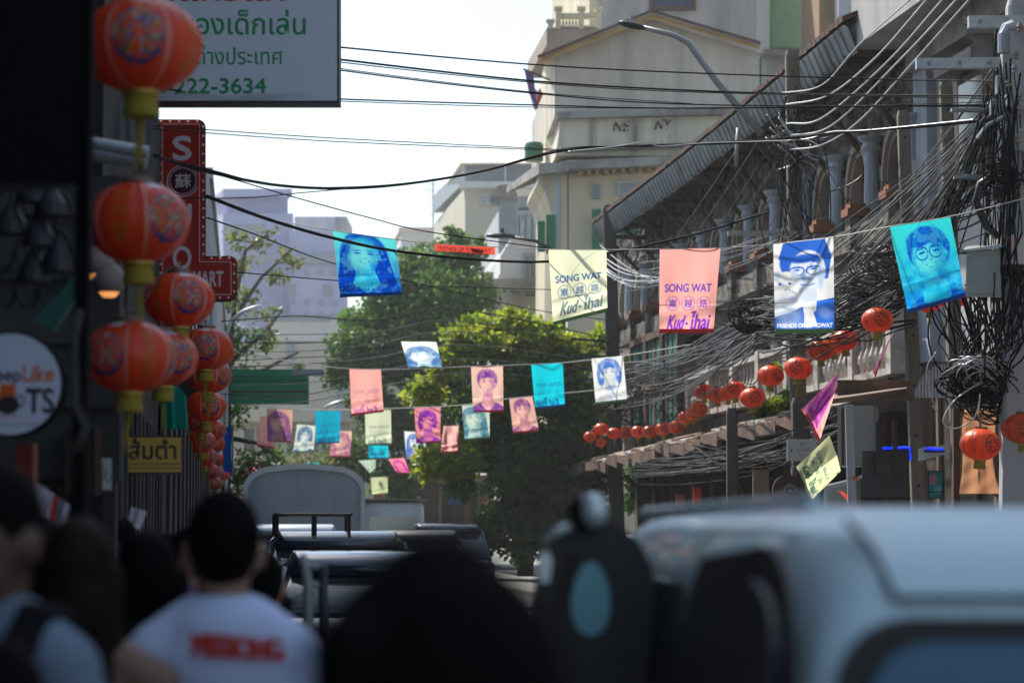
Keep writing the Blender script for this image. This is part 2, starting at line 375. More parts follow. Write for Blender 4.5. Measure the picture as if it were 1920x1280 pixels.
mb = MB(); pbox(mb, 745, 905, 1180, 1003, 92, (0, 5, 0)); mb.build('wall', 'shopdark', t)
mb = MB(); pbox(mb, 735, 890, 1190, 905, 91, (0, 6, 0)); mb.build('roof', 'rustzinc', t)
for k in range(18):
    mb = MB(); pbox(mb, 750 + k * 24, 908, 756 + k * 24 + (k % 3) * 3, 1003, 91.8, (0, .15, 0)); mb.build('post', ['woodtan', 'bracket', 'woodbrown'][k % 3], t)
for k in range(4): mb = MB(); pbox(mb, 780 + k * 60, 930, 805 + k * 60, 945, 91.7, (0, .1, 0)); mb.build('shop_sign', ['signwhite', 'bluecloth', 'terracotta', 'signwhite'][k], t)
# antenna
t = thing('rooftop_antenna', 'thin rooftop aerial mast against the pale sky in the middle', 'antenna', at(812, 440, 150))
mb = MB(); mb.tube([at(812, 445, 150), at(812, 335, 150)], .05, 5)
for y, w in ((345, 12), (357, 16), (370, 9), (385, 12), (402, 10)): mb.tube([at(812 - w, y, 150), at(812 + w, y, 150)], .03, 4)
mb.build('mast', 'lavgrey', t)
t = thing('white_block', 'low white flat building behind the crown of the big tree', 'building', (-4, 140, 0))
mb = MB(); pbox(mb, 752, 432, 870, 700, 140, (-1, 9, 0)); mb.build('wall', 'whitewall', t)
mb = MB(); pbox(mb, 748, 426, 872, 433, 139.8, (-1, 9.4, 0)); mb.build('roof_slab', 'roofpale', t)
# beige block at centre with blue glazed floor
t = thing('beige_block', 'tall beige block with pale pink roof and dark blue glazed top floor', 'building', (0, 120, 0))
mb = MB(); pbox(mb, 872, 352, 1070, 1000, 120, (-2, 14, 0)); mb.build('wall', 'beige', t)
mb = MB(); mb.prism([at(864, 306, 119.6), at(1030, 306, 119.6), at(1030, 278, 122), at(866, 276, 122)], (-1, 8, 0)); mb.build('roof', 'roofpale', t)
mb = MB(); pbox(mb, 872, 306, 1030, 340, 120.4, (-2, 12, 0)); mb.build('glazed_floor', 'lavgrey', t)
for x in (866, 946): pbox(mb := MB(), x, 306, x + 3, 340, 120, (0, .2, 0)); mb.build('column', 'whitewall', t)
mb = MB(); pbox(mb, 862, 340, 1035, 352, 119.5, (0, 1, 0)); mb.build('cornice', 'whitewall', t)
win(t, 902, 364, 922, 384, 119.9, 'whitewall', 'paleglass', 2)
# glazed curved building behind canopy
t = thing('glazed_building', 'grey building with tall pale window strips below a rounded roof', 'building', (1, 104, 0))
mb = MB(); pbox(mb, 935, 395, 1050, 1000, 104, (-1, 12, 0)); mb.build('wall', 'greyblock', t)
mb = MB(); pbox(mb, 964, 368, 1008, 388, 105, (-1, 8, 0)); mb.build('attic', 'lavgrey', t)
mb = MB(); mb.prism([at(960 + 50 * (0.5 - .5 * math.cos(a)), 368 - 14 * math.sin(a) ** .6, 104.5) for a in np.linspace(0.02, math.pi - .02, 10)], (0, 8, 0)); mb.build('roof', 'roofpale', t)
for k in range(9):
    x = 939 + k * 12; mb = MB(); pbox(mb, x, 400 + (k % 2) * 4, x + 9, 470 + 4 * (k % 3), 103.8, (0, .15, 0)); mb.build('window', 'paleglass', t)
t = thing('rusty_wall_building', 'low whitewashed building with rust stains beside the second street lamp', 'building', (0, 88, 0))
mb = MB(); mb.prism([at(938, 1000, 88), at(1045, 1000, 88), at(1045, 452, 88), at(960, 446, 88), at(938, 480, 88)], (-1, 10, 0)); mb.build('wall', 'whitewall', t)
for k in range(5): mb = MB(); pbox(mb, 982 + k * 9, 474, 987 + k * 9, 520, 87.8, (0, .1, 0)); mb.build('slat', 'greymetal', t)
mb = MB(); mb.prism([at(958, 545, 86), at(1050, 545, 86), at(1050, 520, 86), at(985, 520, 86)], (0, 3, 0)); mb.build('canopy', 'ledge', t)
mb = MB(); pbox(mb, 902, 510, 925, 580, 87, (0, 3, 0)); pbox(mb, 926, 522, 985, 600, 86.6, (0, 3, 0)); mb.build('side_wall', 'pale', t)
# upper tower behind gable
t = thing('corner_tower', 'pale upper tower with balustraded terrace and blue window above the gabled house', 'building', (4, 84, 0))
mb = MB(); pbox(mb, 1124, -260, 1540, 1000, 86, (-1.2, 12, 0)); mb.build('wall', 'pale', t)
mb = MB(); pbox(mb, 1105, -260, 1124, 70, 86.2, (-1.2, 10, 0)); mb.build('side_pier', 'cream', t)
win(t, 1218, -60, 1305, 19, 85.9, 'woodbrown', 'navyglass', 3)
mb = MB(); pbox(mb, 1443, -260, 1503, 90, 85.8, (0, .4, 0)); mb.build('green_panel', 'palegreen', t)
mb = MB(); pbox(mb, 1420, -260, 1443, 100, 85.6, (0, .6, 0)); mb.build('pilaster', 'whitewall', t)
mb = MB(); pbox(mb, 1536, -260, 1566, 90, 80, (0, 5, 0)); mb.build('brick_pier', 'brick', t)
mb = MB(); pbox(mb, 1572, -80, 1604, 30, 79, (0, 5, 0)); mb.build('window_bay', 'greyblock', t)
mb = MB(); pbox(mb, 1432, 92, 1500, 100, 85, (0, 1, 0)); mb.build('ledge', 'ledge', t)
mb = MB(); pbox(mb, 1418, 110, 1428, 165, 80, (0, .3, 0)); mb.build('drain_pipe', 'teal', t)
bl = MB(); pbox(bl, 1025, 52, 1128, 84, 80, (-.6, 6, 0)); bl.build('terrace_base', 'sandcol', t)
for x in (1027, 1042, 1085, 1118):
    mb = MB(); pbox(mb, x, 18 if x > 1030 else 40, x + 10, 54, 79.9, (0, .3, 0)); pbox(mb, x - 3, 12 if x > 1030 else 36, x + 13, 18 if x > 1030 else 40, 79.8, (0, .4, 0)); mb.build('terrace_pier', 'cream', t)
mb = MB(); pbox(mb, 1050, 25, 1120, 34, 80, (0, .25, 0)); pbox(mb, 1050, 48, 1120, 54, 80, (0, .25, 0)); mb.build('terrace_rail', 'cream', t)
for k in range(6):
    b = at(1056 + k * 6, 49, 80.1); q = MB(); q.lathe(b, [(.03, 0), (.045, .1), (.02, .2), (.03, .32)], 6); q.build('baluster', 'cream', t)

# ------------------------------------------------------------------ gabled cream house
GY = 70; GV = (-.57, 12, 0)
t = thing('gabled_house', 'weathered cream gabled house with ochre verge and green shutters behind the tiled roof', 'building', (4.2, 70, 0))
mb = MB(); mb.prism([at(1064, 1003, GY), at(1420, 1003, GY), at(1420, 300, GY), at(1064, 300, GY)], GV); mb.build('wall', 'cream', t)
mb = MB(); mb.prism([at(1040, 218, GY), at(1424, 218, GY), at(1424, 100, GY), at(1222, 36, GY), at(1040, 104, GY)], GV); mb.build('gable_wall', 'gable', t)
mb = MB()
for (a, b) in (((1014, 106), (1222, 24)), ((1222, 24), (1424, 82))):
    mb.hexa([at(a[0], a[1] + 12, GY - .5), at(b[0], b[1] + 12, GY - .5), at(b[0], b[1] + 12, GY + 9) , at(a[0], a[1] + 12, GY + 9),
             at(a[0], a[1] + 2, GY - .5), at(b[0], b[1] + 2, GY - .5), at(b[0], b[1] + 2, GY + 9), at(a[0], a[1] + 2, GY + 9)])
mb.build('verge', 'ochre', t)
mb = MB()
for (a, b) in (((1008, 108), (1222, 22)), ((1222, 22), (1426, 82))):
    mb.hexa([at(a[0], a[1] + 2, GY - .7), at(b[0], b[1] + 2, GY - .7), at(b[0], b[1] + 2, GY + 9), at(a[0], a[1] + 2, GY + 9),
             at(a[0], a[1] - 4, GY - .7), at(b[0], b[1] - 4, GY - .7), at(b[0], b[1] - 4, GY + 9), at(a[0], a[1] - 4, GY + 9)])
mb.build('roof', 'bracket', t)
mb = MB(); mb.prism([at(1044, 222, GY - .3), at(1424, 212, GY - .3), at(1424, 198, GY - .3), at(1044, 210, GY - .3)], (0, .5, 0)); mb.build('upper_ledge', 'ledge', t)
mb = MB(); mb.prism([at(1042, 292, GY), at(1424, 292, GY), at(1424, 212, GY), at(1052, 218, GY)], GV); mb.build('parapet', 'parapet', t)
mb = MB(); mb.prism([at(1060, 284, GY - .25), at(1410, 268, GY - .25), at(1410, 262, GY - .25), at(1060, 278, GY - .25)], (0, .3, 0)); mb.build('parapet_band', 'ledge', t)
for x in (1108, 1190): mb = MB(); pbox(mb, x, 224, x + 3, 284, GY - .08, (0, .1, 0)); mb.build('pilaster_strip', 'ledge', t)
cv = Cv(130, 34, (0, 0, 0))
for x in (.06, .70):      # smudged black lettering on the parapet, only the marks themselves
    cv.text('NE' if x < .3 else 'NY', x, .12, x + .26, .85, (1, 1, 1), bold=2, shear=.12)
for j in range(34):
    for i in range(130):
        if noise.noise(Vector((i * .22, j * .11, 3))) > .12: cv.a[j, i] = 0
A_, B_, C_, D_ = at(1142, 226, GY - .06), at(1264, 221, GY - .06), at(1264, 245, GY - .06), at(1142, 251, GY - .06)
mk = MB(); qf = lambda u, v: (A_ * (1 - u) + B_ * u) * (1 - v) + (D_ * (1 - u) + C_ * u) * v
for j in range(34):
    for i in range(130):
        if cv.a[j, i, 0] > .35: mk.add([qf(i / 130, j / 34), qf(i / 130, (j + 1) / 34), qf((i + 1) / 130, (j + 1) / 34), qf((i + 1) / 130, j / 34)], [(0, 1, 2, 3)])
mk.build('painted_marks', 'bracket', t)
mb = MB(); mb.prism([at(1050, 318, GY - .9), at(1424, 300, GY - .9), at(1424, 284, GY - .9), at(1050, 302, GY - .9)], (0, 1.2, 0)); mb.build('floor_slab', 'ledge', t)
for k in range(15):
    x = 1085 + k * 16; y = 318 - k * .9; mb = MB(); pbox(mb, x, y, x + 7, y + 9, GY - .5, (0, .5, 0)); mb.build('dentil', 'ochre', t)
# canopy at left with curved bracket
mb = MB(); mb.hexa([at(1010, 326, GY - 1), at(1066, 322, GY - 1), at(1066, 322, GY + 12), at(950, 362, GY + 12), at(1010, 306, GY - 1), at(1066, 304, GY - 1), at(1066, 304, GY + 12), at(950, 350, GY + 12)]); mb.build('side_canopy', 'ledge', t)
mb = MB(); mb.prism([at(1066, 324, GY), at(1012, 326, GY), at(1008, 342, GY), at(1022, 360, GY), at(1040, 420, GY), at(1066, 520, GY)], (-.3, 5, 0)); mb.build('curved_bracket', 'cream', t)
mb = MB(); mb.tube([at(1046, 318, GY - .3), at(1047, 620, GY - .3)], .1, 8); mb.build('drain_pipe', 'greyblock', t)
mb = MB(); mb.prism([at(1018, 1003, 74), at(1044, 1003, 73), at(1044, 110, 73), at(1024, 104, 74)], (-.2, 8, 0)); mb.build('side_wall', 'cream', t)
for (x0, y0, x1, y1) in ((1008, 414, 1022, 472), (1024, 402, 1042, 475), (1110, 392, 1127, 482), (1164, 420, 1213, 505), (1158, 590, 1176, 640)):
    n = 9; Yq = GY - .35 if x0 > 1050 else GY - .6
    sh = MB(); pbox(sh, x0, y0, x1, y1, Yq, (0, .06, 0)); so = sh.build('shutter', 'greenpaint', t)
    for k in range(n):
        a = y0 + (y1 - y0) * (k + .15) / n; q = MB(); pbox(q, x0 + 1.5, a, x1 - 1.5, a + (y1 - y0) / n * .55, Yq - .05, (0, .04, 0)); q.build('louvre', 'greenpaint', so)
for a in ((1110, 345, 1126, 372), (1158, 340, 1210, 366)): win(t, *a, GY - .05, 'greyblock', 'lavgrey', 2)
for k in range(4): win(t, 1075 + k * 44, 700, 1100 + k * 44, 760, GY - .05, 'teal', 'glass', 2)
t = thing('air_dish', 'round dull metal hood beside the canopy of the gabled house', 'hood', at(945, 370, 90))
mb = MB(); mb.prism([at(945 + 26 * math.cos(a), 372 - 26 * math.sin(a), 90) for a in np.linspace(0, math.pi, 12)], (0, 2.4, 0)); mb.build('hood', 'ledge', t)
mb = MB(); pbox(mb, 936, 373, 970, 500, 90.3, (0, 1.5, 0)); mb.build('glazed_shaft', 'paleglass', t)
t = tag(MB().lathe(at(1001, 303, 74), [(.27, 0), (.29, .05), (.29, .5), (.25, .58), (.08, .62)], 20).build('water_tank', 'watertank', smooth=False), 'green water tank standing beside the gabled house parapet', 'water tank')
# hanging flag at gable corner
t = thing('wall_flag', 'faded red, white and blue flag drooping from the gabled house corner', 'flag', at(1000, 150, 69))
mb = MB(); mb.tube([at(1030, 150, 69.5), at(982, 130, 68.5)], .03, 6); mb.build('flagpole', 'darkmetal', t)
for i, (a, m_) in enumerate((((983, 130, 992, 176, 1008, 206, 1000, 140), 'navycloth'), ((1001, 165, 994, 180, 1002, 208, 1010, 172), 'whitecloth'), ((1012, 164, 1002, 190, 1004, 210, 1018, 178), 'redcloth'))):
    if m_ == 'navycloth': m_ = 'purplecloth'
    pts = [at(a[k], a[k + 1], 68.6 + i * .06) for k in range(0, 8, 2)]; mb = MB(); mb.prism(pts, (0, .02, 0)); mb.build('stripe', m_, t)

# ------------------------------------------------------------------ right shophouse row (A)
T_ = Vector((-.1386, .990, 0)); O_ = Vector((5.98, 35, 0)); N_ = Vector((-.990, -.1386, 0))
def FA(s_, z, o=0.0): return O_ + T_ * s_ + N_ * o + Vector((0, 0, z))
def fbox(mb, s0, z0, s1, z1, o0, o1, m=0):
    return mb.hexa([FA(s0, z0, o0), FA(s1, z0, o0), FA(s1, z0, o1), FA(s0, z0, o1), FA(s0, z1, o0), FA(s1, z1, o0), FA(s1, z1, o1), FA(s0, z1, o1)], m)
A = thing('shophouse_row', 'old shophouse row with long sagging tiled roof, ornate stucco arches and white balustrades', 'building', O_)
BAY = 2.0; NB = 12
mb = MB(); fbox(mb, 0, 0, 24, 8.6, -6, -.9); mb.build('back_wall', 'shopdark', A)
mb = MB(); fbox(mb, 0, 3.5, 24, 3.95, -.9, .05); fbox(mb, 0, 5.75, 24, 5.985, -.9, .1); mb.build('floor_band', 'ledge', A)
# ornate arch screens: displaced stucco with arch openings
def archkeep(u, v, bays, z0, z1, spring, rise):
    s_ = u * bays * BAY; z = z0 + v * (z1 - z0); q = (s_ % BAY) / BAY * 2 - 1
    if z < spring: return abs(q) > .58
    return (q / .58) ** 2 + ((z - spring) / rise) ** 2 > 1
def orn(s_, z, amp):
    p = Vector((s_ * 3.1, z * 3.1, 0)); n1 = noise.noise(p * 1.9) + .5 * noise.noise(p * 4.3)
    q = abs((s_ % BAY) / BAY * 2 - 1); return amp * (n1 + .35 * math.sin(q * 14 + z * 4))
for (z0, z1, sp, ri) in ((6.0, 8.75, 7.0, .75),):
    mb = MB(); mb.grid(lambda u, v: FA(u * 24, z0 + v * (z1 - z0), .02 + orn(u * 24, z0 + v * (z1 - z0), .07)), 480, 44, 0,
                       lambda u, v: archkeep(u, v, 12, z0, z1, sp, ri)); stuff(mb.build('stucco_relief', 'stucco', A))
mb = MB(); mb.grid(lambda u, v: FA(u * 24, 5.2 + v * .55, .02 + orn(u * 24, 5.2 + v * .55, .05)), 300, 10); stuff(mb.build('stucco_frieze', 'stucco', A))
for k in range(NB):
    s0 = k * BAY
    # column pair and moulded jambs
    for z0, z1, mm in ((6.0, 7.75, 'bluecol'), (3.95, 5.2, 'bluecol')):
        c = MB(); p = FA(s0, 0, .16); h = z1 - z0
        c.lathe((p.x, p.y, z0), [(.2, 0), (.2, .1), (.13, .14), (.12, h * .5), (.105, h - .25), (.16, h - .18), (.13, h - .1), (.2, h - .04), (.22, h)], 12)
        c.build('column', mm, A, smooth=False)
    for sg in (-1, 1):
        j = MB()
        for q in range(3): fbox(j, s0 + sg * (.27 + q * .09), 6.0, s0 + sg * (.33 + q * .09), 7.25, -.05 - q * .07, .1 - q * .04)
        j.build('jamb_moulding', 'sandcol', A)
    # arch ring
    ar = MB(); cs = s0 + BAY / 2
    for q in range(2):
        R1, R2 = .56 - q * .07, .66 - q * .07
        pts = [(math.cos(a), math.sin(a)) for a in np.linspace(0, math.pi, 12)]
        for i in range(11):
            (c0, s_0), (c1, s_1) = pts[i], pts[i + 1]
            ar.hexa([FA(cs + R1 * c0, 7.0 + R1 * s_0 * 1.25, -.1), FA(cs + R2 * c0, 7.0 + R2 * s_0 * 1.25, -.1), FA(cs + R2 * c0, 7.0 + R2 * s_0 * 1.25, .12 - q * .06), FA(cs + R1 * c0, 7.0 + R1 * s_0 * 1.25, .12 - q * .06),
                     FA(cs + R1 * c1, 7.0 + R1 * s_1 * 1.25, -.1), FA(cs + R2 * c1, 7.0 + R2 * s_1 * 1.25, -.1), FA(cs + R2 * c1, 7.0 + R2 * s_1 * 1.25, .12 - q * .06), FA(cs + R1 * c1, 7.0 + R1 * s_1 * 1.25, .12 - q * .06)])
    ar.build('arch_ring', 'sandcol', A)
    # balcony pier with terracotta cap (upper) and balustrade (lower)
    pr = MB(); fbox(pr, s0 - .14, 6.0, s0 + .14, 6.5, .3, .55); pz = pr.build('balcony_pier', 'stucco', A)
    cp = MB(); fbox(cp, s0 - .19, 6.5, s0 + .19, 6.62, .25, .6); fbox(cp, s0 - .13, 6.62, s0 + .13, 6.7, .3, .54); cp.build('cap', 'terracotta', pz)
    pn = MB(); fbox(pn, s0 + .14, 6.0, s0 + BAY - .14, 6.35, .36, .46); pn.build('balcony_panel', 'stucco', A)
    for z0 in (3.95,):
        rl = MB(); fbox(rl, s0, z0 + .78, s0 + BAY, z0 + .88, .3, .52); fbox(rl, s0, z0, s0 + BAY, z0 + .1, .3, .52); ro = rl.build('balustrade_rail', 'whitebal', A)
        pb = MB(); fbox(pb, s0 - .12, z0, s0 + .12, z0 + .95, .28, .54); pb.build('pier', 'whitebal', ro)
        for q in range(6):
            p = FA(s0 + .3 + q * .28, z0 + .1, .41); b = MB()
            b.lathe(p, [(.05, 0), (.05, .06), (.09, .16), (.09, .24), (.035, .38), (.03, .52), (.05, .6), (.05, .68)], 8); b.build('baluster', 'whitebal', ro)
    # windows recessed on the balcony floor: brown frame and teal shutters
    wf = MB(); fbox(wf, s0 + .35, 4.0, s0 + .43, 5.15, -.7, -.5); fbox(wf, s0 + BAY - .43, 4.0, s0 + BAY - .35, 5.15, -.7, -.5); fbox(wf, s0 + .35, 5.15, s0 + BAY - .35, 5.25, -.7, -.5)
    w_ = wf.build('window', 'woodbrown', A)
    for q in range(4):
        b = MB(); fbox(b, s0 + .45 + q * .28, 4.0, s0 + .67 + q * .28, 5.12, -.66, -.6); b.build('shutter', 'teal' if (k + q) % 3 else 'woodbrown', w_)
    # upper window: dark panes with grille
    wu = MB(); fbox(wu, s0 + .45, 6.0, s0 + BAY - .45, 7.7, -.6, -.55); wu.build('window', 'glass', A)
    # ground floor shopfront
    sp = MB(); fbox(sp, s0 - .16, 0, s0 + .16, 3.5, -.9, .02); sp.build('shop_pier', 'woodbrown' if k % 3 == 1 else 'bracket', A)
    for q in range(5):
        b = MB(); fbox(b, s0 + .2 + q * .33, .1, s0 + .5 + q * .33, 2.6, -.8, -.74); b.build('door_board', ['woodbrown', 'woodtan', 'shopdark'][(k * 2 + q // 2) % 3], A)
for k in range(3):      # enclosed balcony bays at the far end: brown frames with teal boards
    s0 = 14.2 + k * 1.75
    mb = MB(); fbox(mb, s0, 3.95, s0 + .1, 5.95, .5, .66); fbox(mb, s0 + 1.6, 3.95, s0 + 1.7, 5.95, .5, .66); fbox(mb, s0 + .1, 5.8, s0 + 1.6, 5.95, .5, .66); fbox(mb, s0 + .1, 4.75, s0 + 1.6, 4.85, .5, .66); w_ = mb.build('enclosed_bay', 'woodbrown', A)
    for q in range(6):
        for z0, z1 in ((3.97, 4.74), (4.86, 5.79)): b = MB(); fbox(b, s0 + .11 + q * .248, z0, s0 + .34 + q * .248, z1, .54, .58 + .02 * (q % 2)); b.build('board', 'teal' if (q + k) % 4 else 'woodbrown', w_)
# brick patch at the near end pier
for i in range(14):
    for j in range(3):
        b = MB(); s_ = -.02 + j * .15 + (i % 2) * .05; b_ = fbox(b, s_ - .6, 6.15 + i * .085, s_ - .47, 6.22 + i * .085, .0, .06 + .01 * ((i * j) % 3)); b.build('brick', 'brick', A)
# roof: long eave with ribbed valance
EZ = 8.72
def ez(s_): return EZ - .05 * math.sin(s_ / 19 * math.pi) - .012 * s_
mb = MB(); mb.grid(lambda u, v: FA(-.2 + u * 21.5, ez(u * 21.5) + .33 + v * 1.3 + .03 * noise.noise(Vector((u * 40, v * 4, 0))), 1.12 - v * 3.4), 60, 6); mb.build('roof_deck', 'tilered', A)
for k in range(86):     # tile ends along the eave
    s_ = -.2 + k * .25; z = ez(s_) + .36 + random.uniform(-.015, .015)
    b = MB(); b.hexa([FA(s_ + .01, z - .02, 1.22), FA(s_ + .23, z - .02, 1.22), FA(s_ + .23, z + .28, .5), FA(s_ + .01, z + .28, .5),
                      FA(s_ + .01, z + .06, 1.22), FA(s_ + .23, z + .06, 1.22), FA(s_ + .23, z + .36, .5), FA(s_ + .01, z + .36, .5)]); b.build('tile', 'tilered', A)
for k in range(72):     # corrugated valance sheets hanging below the tiles, each rib a fold
    s_ = -.15 + k * .295; z = ez(s_); tl = random.uniform(-.02, .02)
    b = MB(); b.hexa([FA(s_, z - .1 + tl, .98), FA(s_ + .27, z - .1 + tl, .98), FA(s_ + .27, z - .04, 1.04), FA(s_, z - .04, 1.04),
                      FA(s_, z + .27, 1.13), FA(s_ + .27, z + .27, 1.13), FA(s_ + .27, z + .3, 1.19), FA(s_, z + .3, 1.19)])
    b.tube([FA(s_ + .28, z - .12, 1.02), FA(s_ + .28, z + .28, 1.18)], .028, 5); b.build('valance_sheet', 'zinc', A)
for k in range(8):     # soffit planks along the eave
    o0 = .95 - k * .125; mb = MB()
    z = EZ + .0 + k * .03
    mb.grid(lambda u, v: FA(-.1 + u * 21, ez(u * 21) + .02 + k * .035, o0 - v * .115), 20, 1); o = mb.build('soffit_plank', 'plankbrown' if k in (2, 5) else 'plank', A)
for k in range(11):
    s_ = .8 + k * 2; b = MB(); b.tube([FA(s_, ez(s_) - .05, .9), FA(s_, 7.6, .05)], .05, 6); b.tube([FA(s_, ez(s_), .95), FA(s_, ez(s_) - .02, 0)], .05, 6); b.build('bracket', 'bracket', A)
# lower tin canopy above the pavement
for k in range(34):
    s_ = .4 + k * .66; zz = 3.72 - .012 * s_ + random.uniform(-.04, .04); dr = random.uniform(-.05, .1)
    b = MB(); n = 5
    b.hexa([FA(s_, zz - .32 - dr, 1.75), FA(s_ + .63, zz - .32, 1.75), FA(s_ + .63, zz + .05, .1), FA(s_, zz + .05, .1), FA(s_, zz - .26 - dr, 1.75), FA(s_ + .63, zz - .26, 1.75), FA(s_ + .63, zz + .09, .1), FA(s_, zz + .09, .1)])
    b.build('canopy_sheet', 'rustzinc' if k % 4 else 'ledge', A)
    if k % 2 == 0:
        b = MB(); b.hexa([FA(s_, zz - .54 - dr, 1.72), FA(s_ + 1.28, zz - .54 + dr, 1.72), FA(s_ + 1.28, zz - .52 + dr, 1.79), FA(s_, zz - .52 - dr, 1.79), FA(s_, zz - .36, 1.72), FA(s_ + 1.28, zz - .36, 1.72), FA(s_ + 1.28, zz - .34, 1.79), FA(s_, zz - .34, 1.79)]); b.build('canopy_fascia', 'rustzinc', A)
for k in range(11):
    s_ = 1 + k * 2; b = MB(); pts = [FA(s_, 2.2, .02)] + [FA(s_, 2.2 + 1.15 * math.sin(a), .02 + 1.6 * (1 - math.cos(a))) for a in np.linspace(.2, math.pi / 2, 6)]; b.tube(pts, .04, 5); b.build('canopy_bracket', 'bracket', A)

# ------------------------------------------------------------------ near right building (B): overhanging upper wall, stained lower wall
B = thing('corner_building', 'tall pale cracked building at right, behind the cable-laden pole', 'building', (6.5, 30, 0))
mb = MB(); mb.hexa([(4.98, 35, 8.72), (12, 35, 8.72), (16, 12, 8.72), (8.2, 12, 8.72), (4.98, 35, 14), (12, 35, 14), (16, 12, 14), (8.2, 12, 14)]); mb.build('upper_wall', 'pale', B)
mb = MB(); fbox(mb, -22, 0, -.65, 8.6, -6, -.02); mb.build('lower_wall', 'pale', B)
mb = MB(); fbox(mb, -22, 8.35, -.1, 8.72, -.02, .25); mb.build('cornice', 'ledge', B)
mb = MB(); fbox(mb, -.66, 4.1, -.02, 8.6, -3, .12); mb.build('end_pier', 'bluecol', B)
mb = MB(); fbox(mb, -.66, 0, -.02, 4.09, -3, .10); mb.build('lower_pier', 'woodbrown', B)
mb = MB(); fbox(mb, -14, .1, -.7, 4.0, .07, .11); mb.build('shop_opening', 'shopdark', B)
for k in range(16):
    mb = MB(); fbox(mb, -1.1 - k * .8, .1, -1.0 - k * .8, 3.9, .115, .16); mb.build('shop_post', 'woodbrown' if k % 3 else 'woodtan', B)
for k in range(5):
    s_ = -2.3 - k * 2.6
    mb = MB(); fbox(mb, s_ - .8, 6.4, s_ + .4, 7.9, .0, .08); w_ = mb.build('window', 'woodbrown', B)
    mb = MB(); fbox(mb, s_ - .7, 6.5, s_ + .3, 7.8, .085, .095); mb.build('pane', 'glass', w_)
    mb = MB(); fbox(mb, s_ - 1.0, 7.95, s_ + .6, 8.1, -.02, .35); mb.build('sill', 'ledge', B)
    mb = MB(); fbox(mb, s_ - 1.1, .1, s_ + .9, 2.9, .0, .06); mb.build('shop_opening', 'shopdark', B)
    mb = MB(); fbox(mb, s_ - 1.0, 3.3, s_ + .7, 4.6, .0, .06); mb.build('wall_panel', 'cream' if k % 2 else 'greyblock', B)
mb = MB(); p = at(1838, 105, 28); q = at(1810, 30, 28)
pbox(mb, 1806, 30, 1870, 44, 28, (.6, 2, 0)); pbox(mb, 1812, 44, 1866, 62, 28.1, (.6, 2, 0)); pbox(mb, 1824, 62, 1860, 108, 28.2, (.6, 2, 0)); mb.build('pier_capital', 'ledge', B)
mb = MB(); pbox(mb, 1700, 300, 1722, 405, 34.6, (0, .05, 0)); mb.build('stained_strip', 'whitewall', B)

# ------------------------------------------------------------------ left buildings
def left_block(name, label, Y0, Y1, h, m_, depth=8, cat='building'):
    t = thing(name, label, cat, (lx((Y0 + Y1) / 2), (Y0 + Y1) / 2, 0))
    mb = MB(); mb.hexa([(lx(Y0) - depth, Y0, 0), (lx(Y0), Y0, 0), (lx(Y1), Y1, 0), (lx(Y1) - depth, Y1, 0), (lx(Y0) - depth, Y0, h), (lx(Y0), Y0, h), (lx(Y1), Y1, h), (lx(Y1) - depth, Y1, h)])
    mb.build('wall', m_, t); return t
def FL(Y, z, o=0.0): return Vector((lx(Y) + o, Y, z))
def lbox(mb, Y0, z0, Y1, z1, o0, o1):
    return mb.hexa([FL(Y0, z0, o0), FL(Y1, z0, o0), FL(Y1, z0, o1), FL(Y0, z0, o1), FL(Y0, z1, o0), FL(Y1, z1, o0), FL(Y1, z1, o1), FL(Y0, z1, o1)])
L1 = left_block('near_shophouse', 'dark shophouse at near left with grilles, hanging lamps and a corrugated hood', 12, 19.4, 18, 'leftwall')  # out-of-view upper storeys raised to keep the sun off the near street
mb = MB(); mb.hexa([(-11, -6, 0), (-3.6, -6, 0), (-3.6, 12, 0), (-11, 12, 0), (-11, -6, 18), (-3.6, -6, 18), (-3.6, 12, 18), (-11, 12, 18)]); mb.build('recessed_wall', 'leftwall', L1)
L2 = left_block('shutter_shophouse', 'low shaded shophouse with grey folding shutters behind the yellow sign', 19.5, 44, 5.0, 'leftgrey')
L3 = left_block('grey_end_block', 'narrow grey wall beyond the red marquee sign', 45, 80, 8.3, 'greyblock')
L4 = left_block('distant_terrace', 'low terrace at the far left end of the street', 81, 118, 6.5, 'beige')
mb = MB(); lbox(mb, 45, 8.3, 80, 8.5, -8, .06); mb.build('coping', 'pale', L3)
for k in range(5): mb = MB(); lbox(mb, 47 + k * 6, 4.5, 50 + k * 6, 6.2, .0, .05); mb.build('window', 'lavgrey', L3)
for k in range(30):
    Yk = 20 + k * .8; mb = MB(); lbox(mb, Yk, .1, Yk + .7, 2.75, .02, .05 + .03 * (k % 2)); mb.build('shutter_leaf', 'shutter' if k % 5 else 'leftgrey', L2)
mb = MB(); lbox(mb, 19.6, 3.3, 43.9, 3.4, .0, .25); mb.build('canopy', 'leftgrey', L2)
for k in range(12): mb = MB(); lbox(mb, 20 + k * 2, 3.5, 20.9 + k * 2, 4.6, .0, .05); mb.build('window', 'glass', L2)
for k in range(26):
    Yk = 12.05 + k * .28; mb = MB(); lbox(mb, Yk, .1, Yk + .22, 2.4, .01, .05 + .02 * (k % 2)); mb.build('shutter_leaf', 'leftgrey' if k % 7 > 2 else 'leftwall', L1)
mb = MB(); mb.box((-3.6, -6, 3.6), (-2.1, 5.8, 3.7)); mb.build('awning', 'blackboard', L1)  # unseen black canopy added to hold sky light off the foreground
for k in range(9):        # corrugated hood
    b = MB(); x0 = 196 + k * 10; b.hexa([at(x0, 268, 13.0), at(x0 + 9, 268, 13.0), at(x0 + 9, 262, 13.3), at(x0, 262, 13.3), at(x0 - 3, 198, 13.5), at(x0 + 6, 198, 13.5), at(x0 + 6, 194, 13.9), at(x0 - 3, 194, 13.9)]); b.build('hood_sheet', 'shutter' if k % 2 else 'leftgrey', L1)
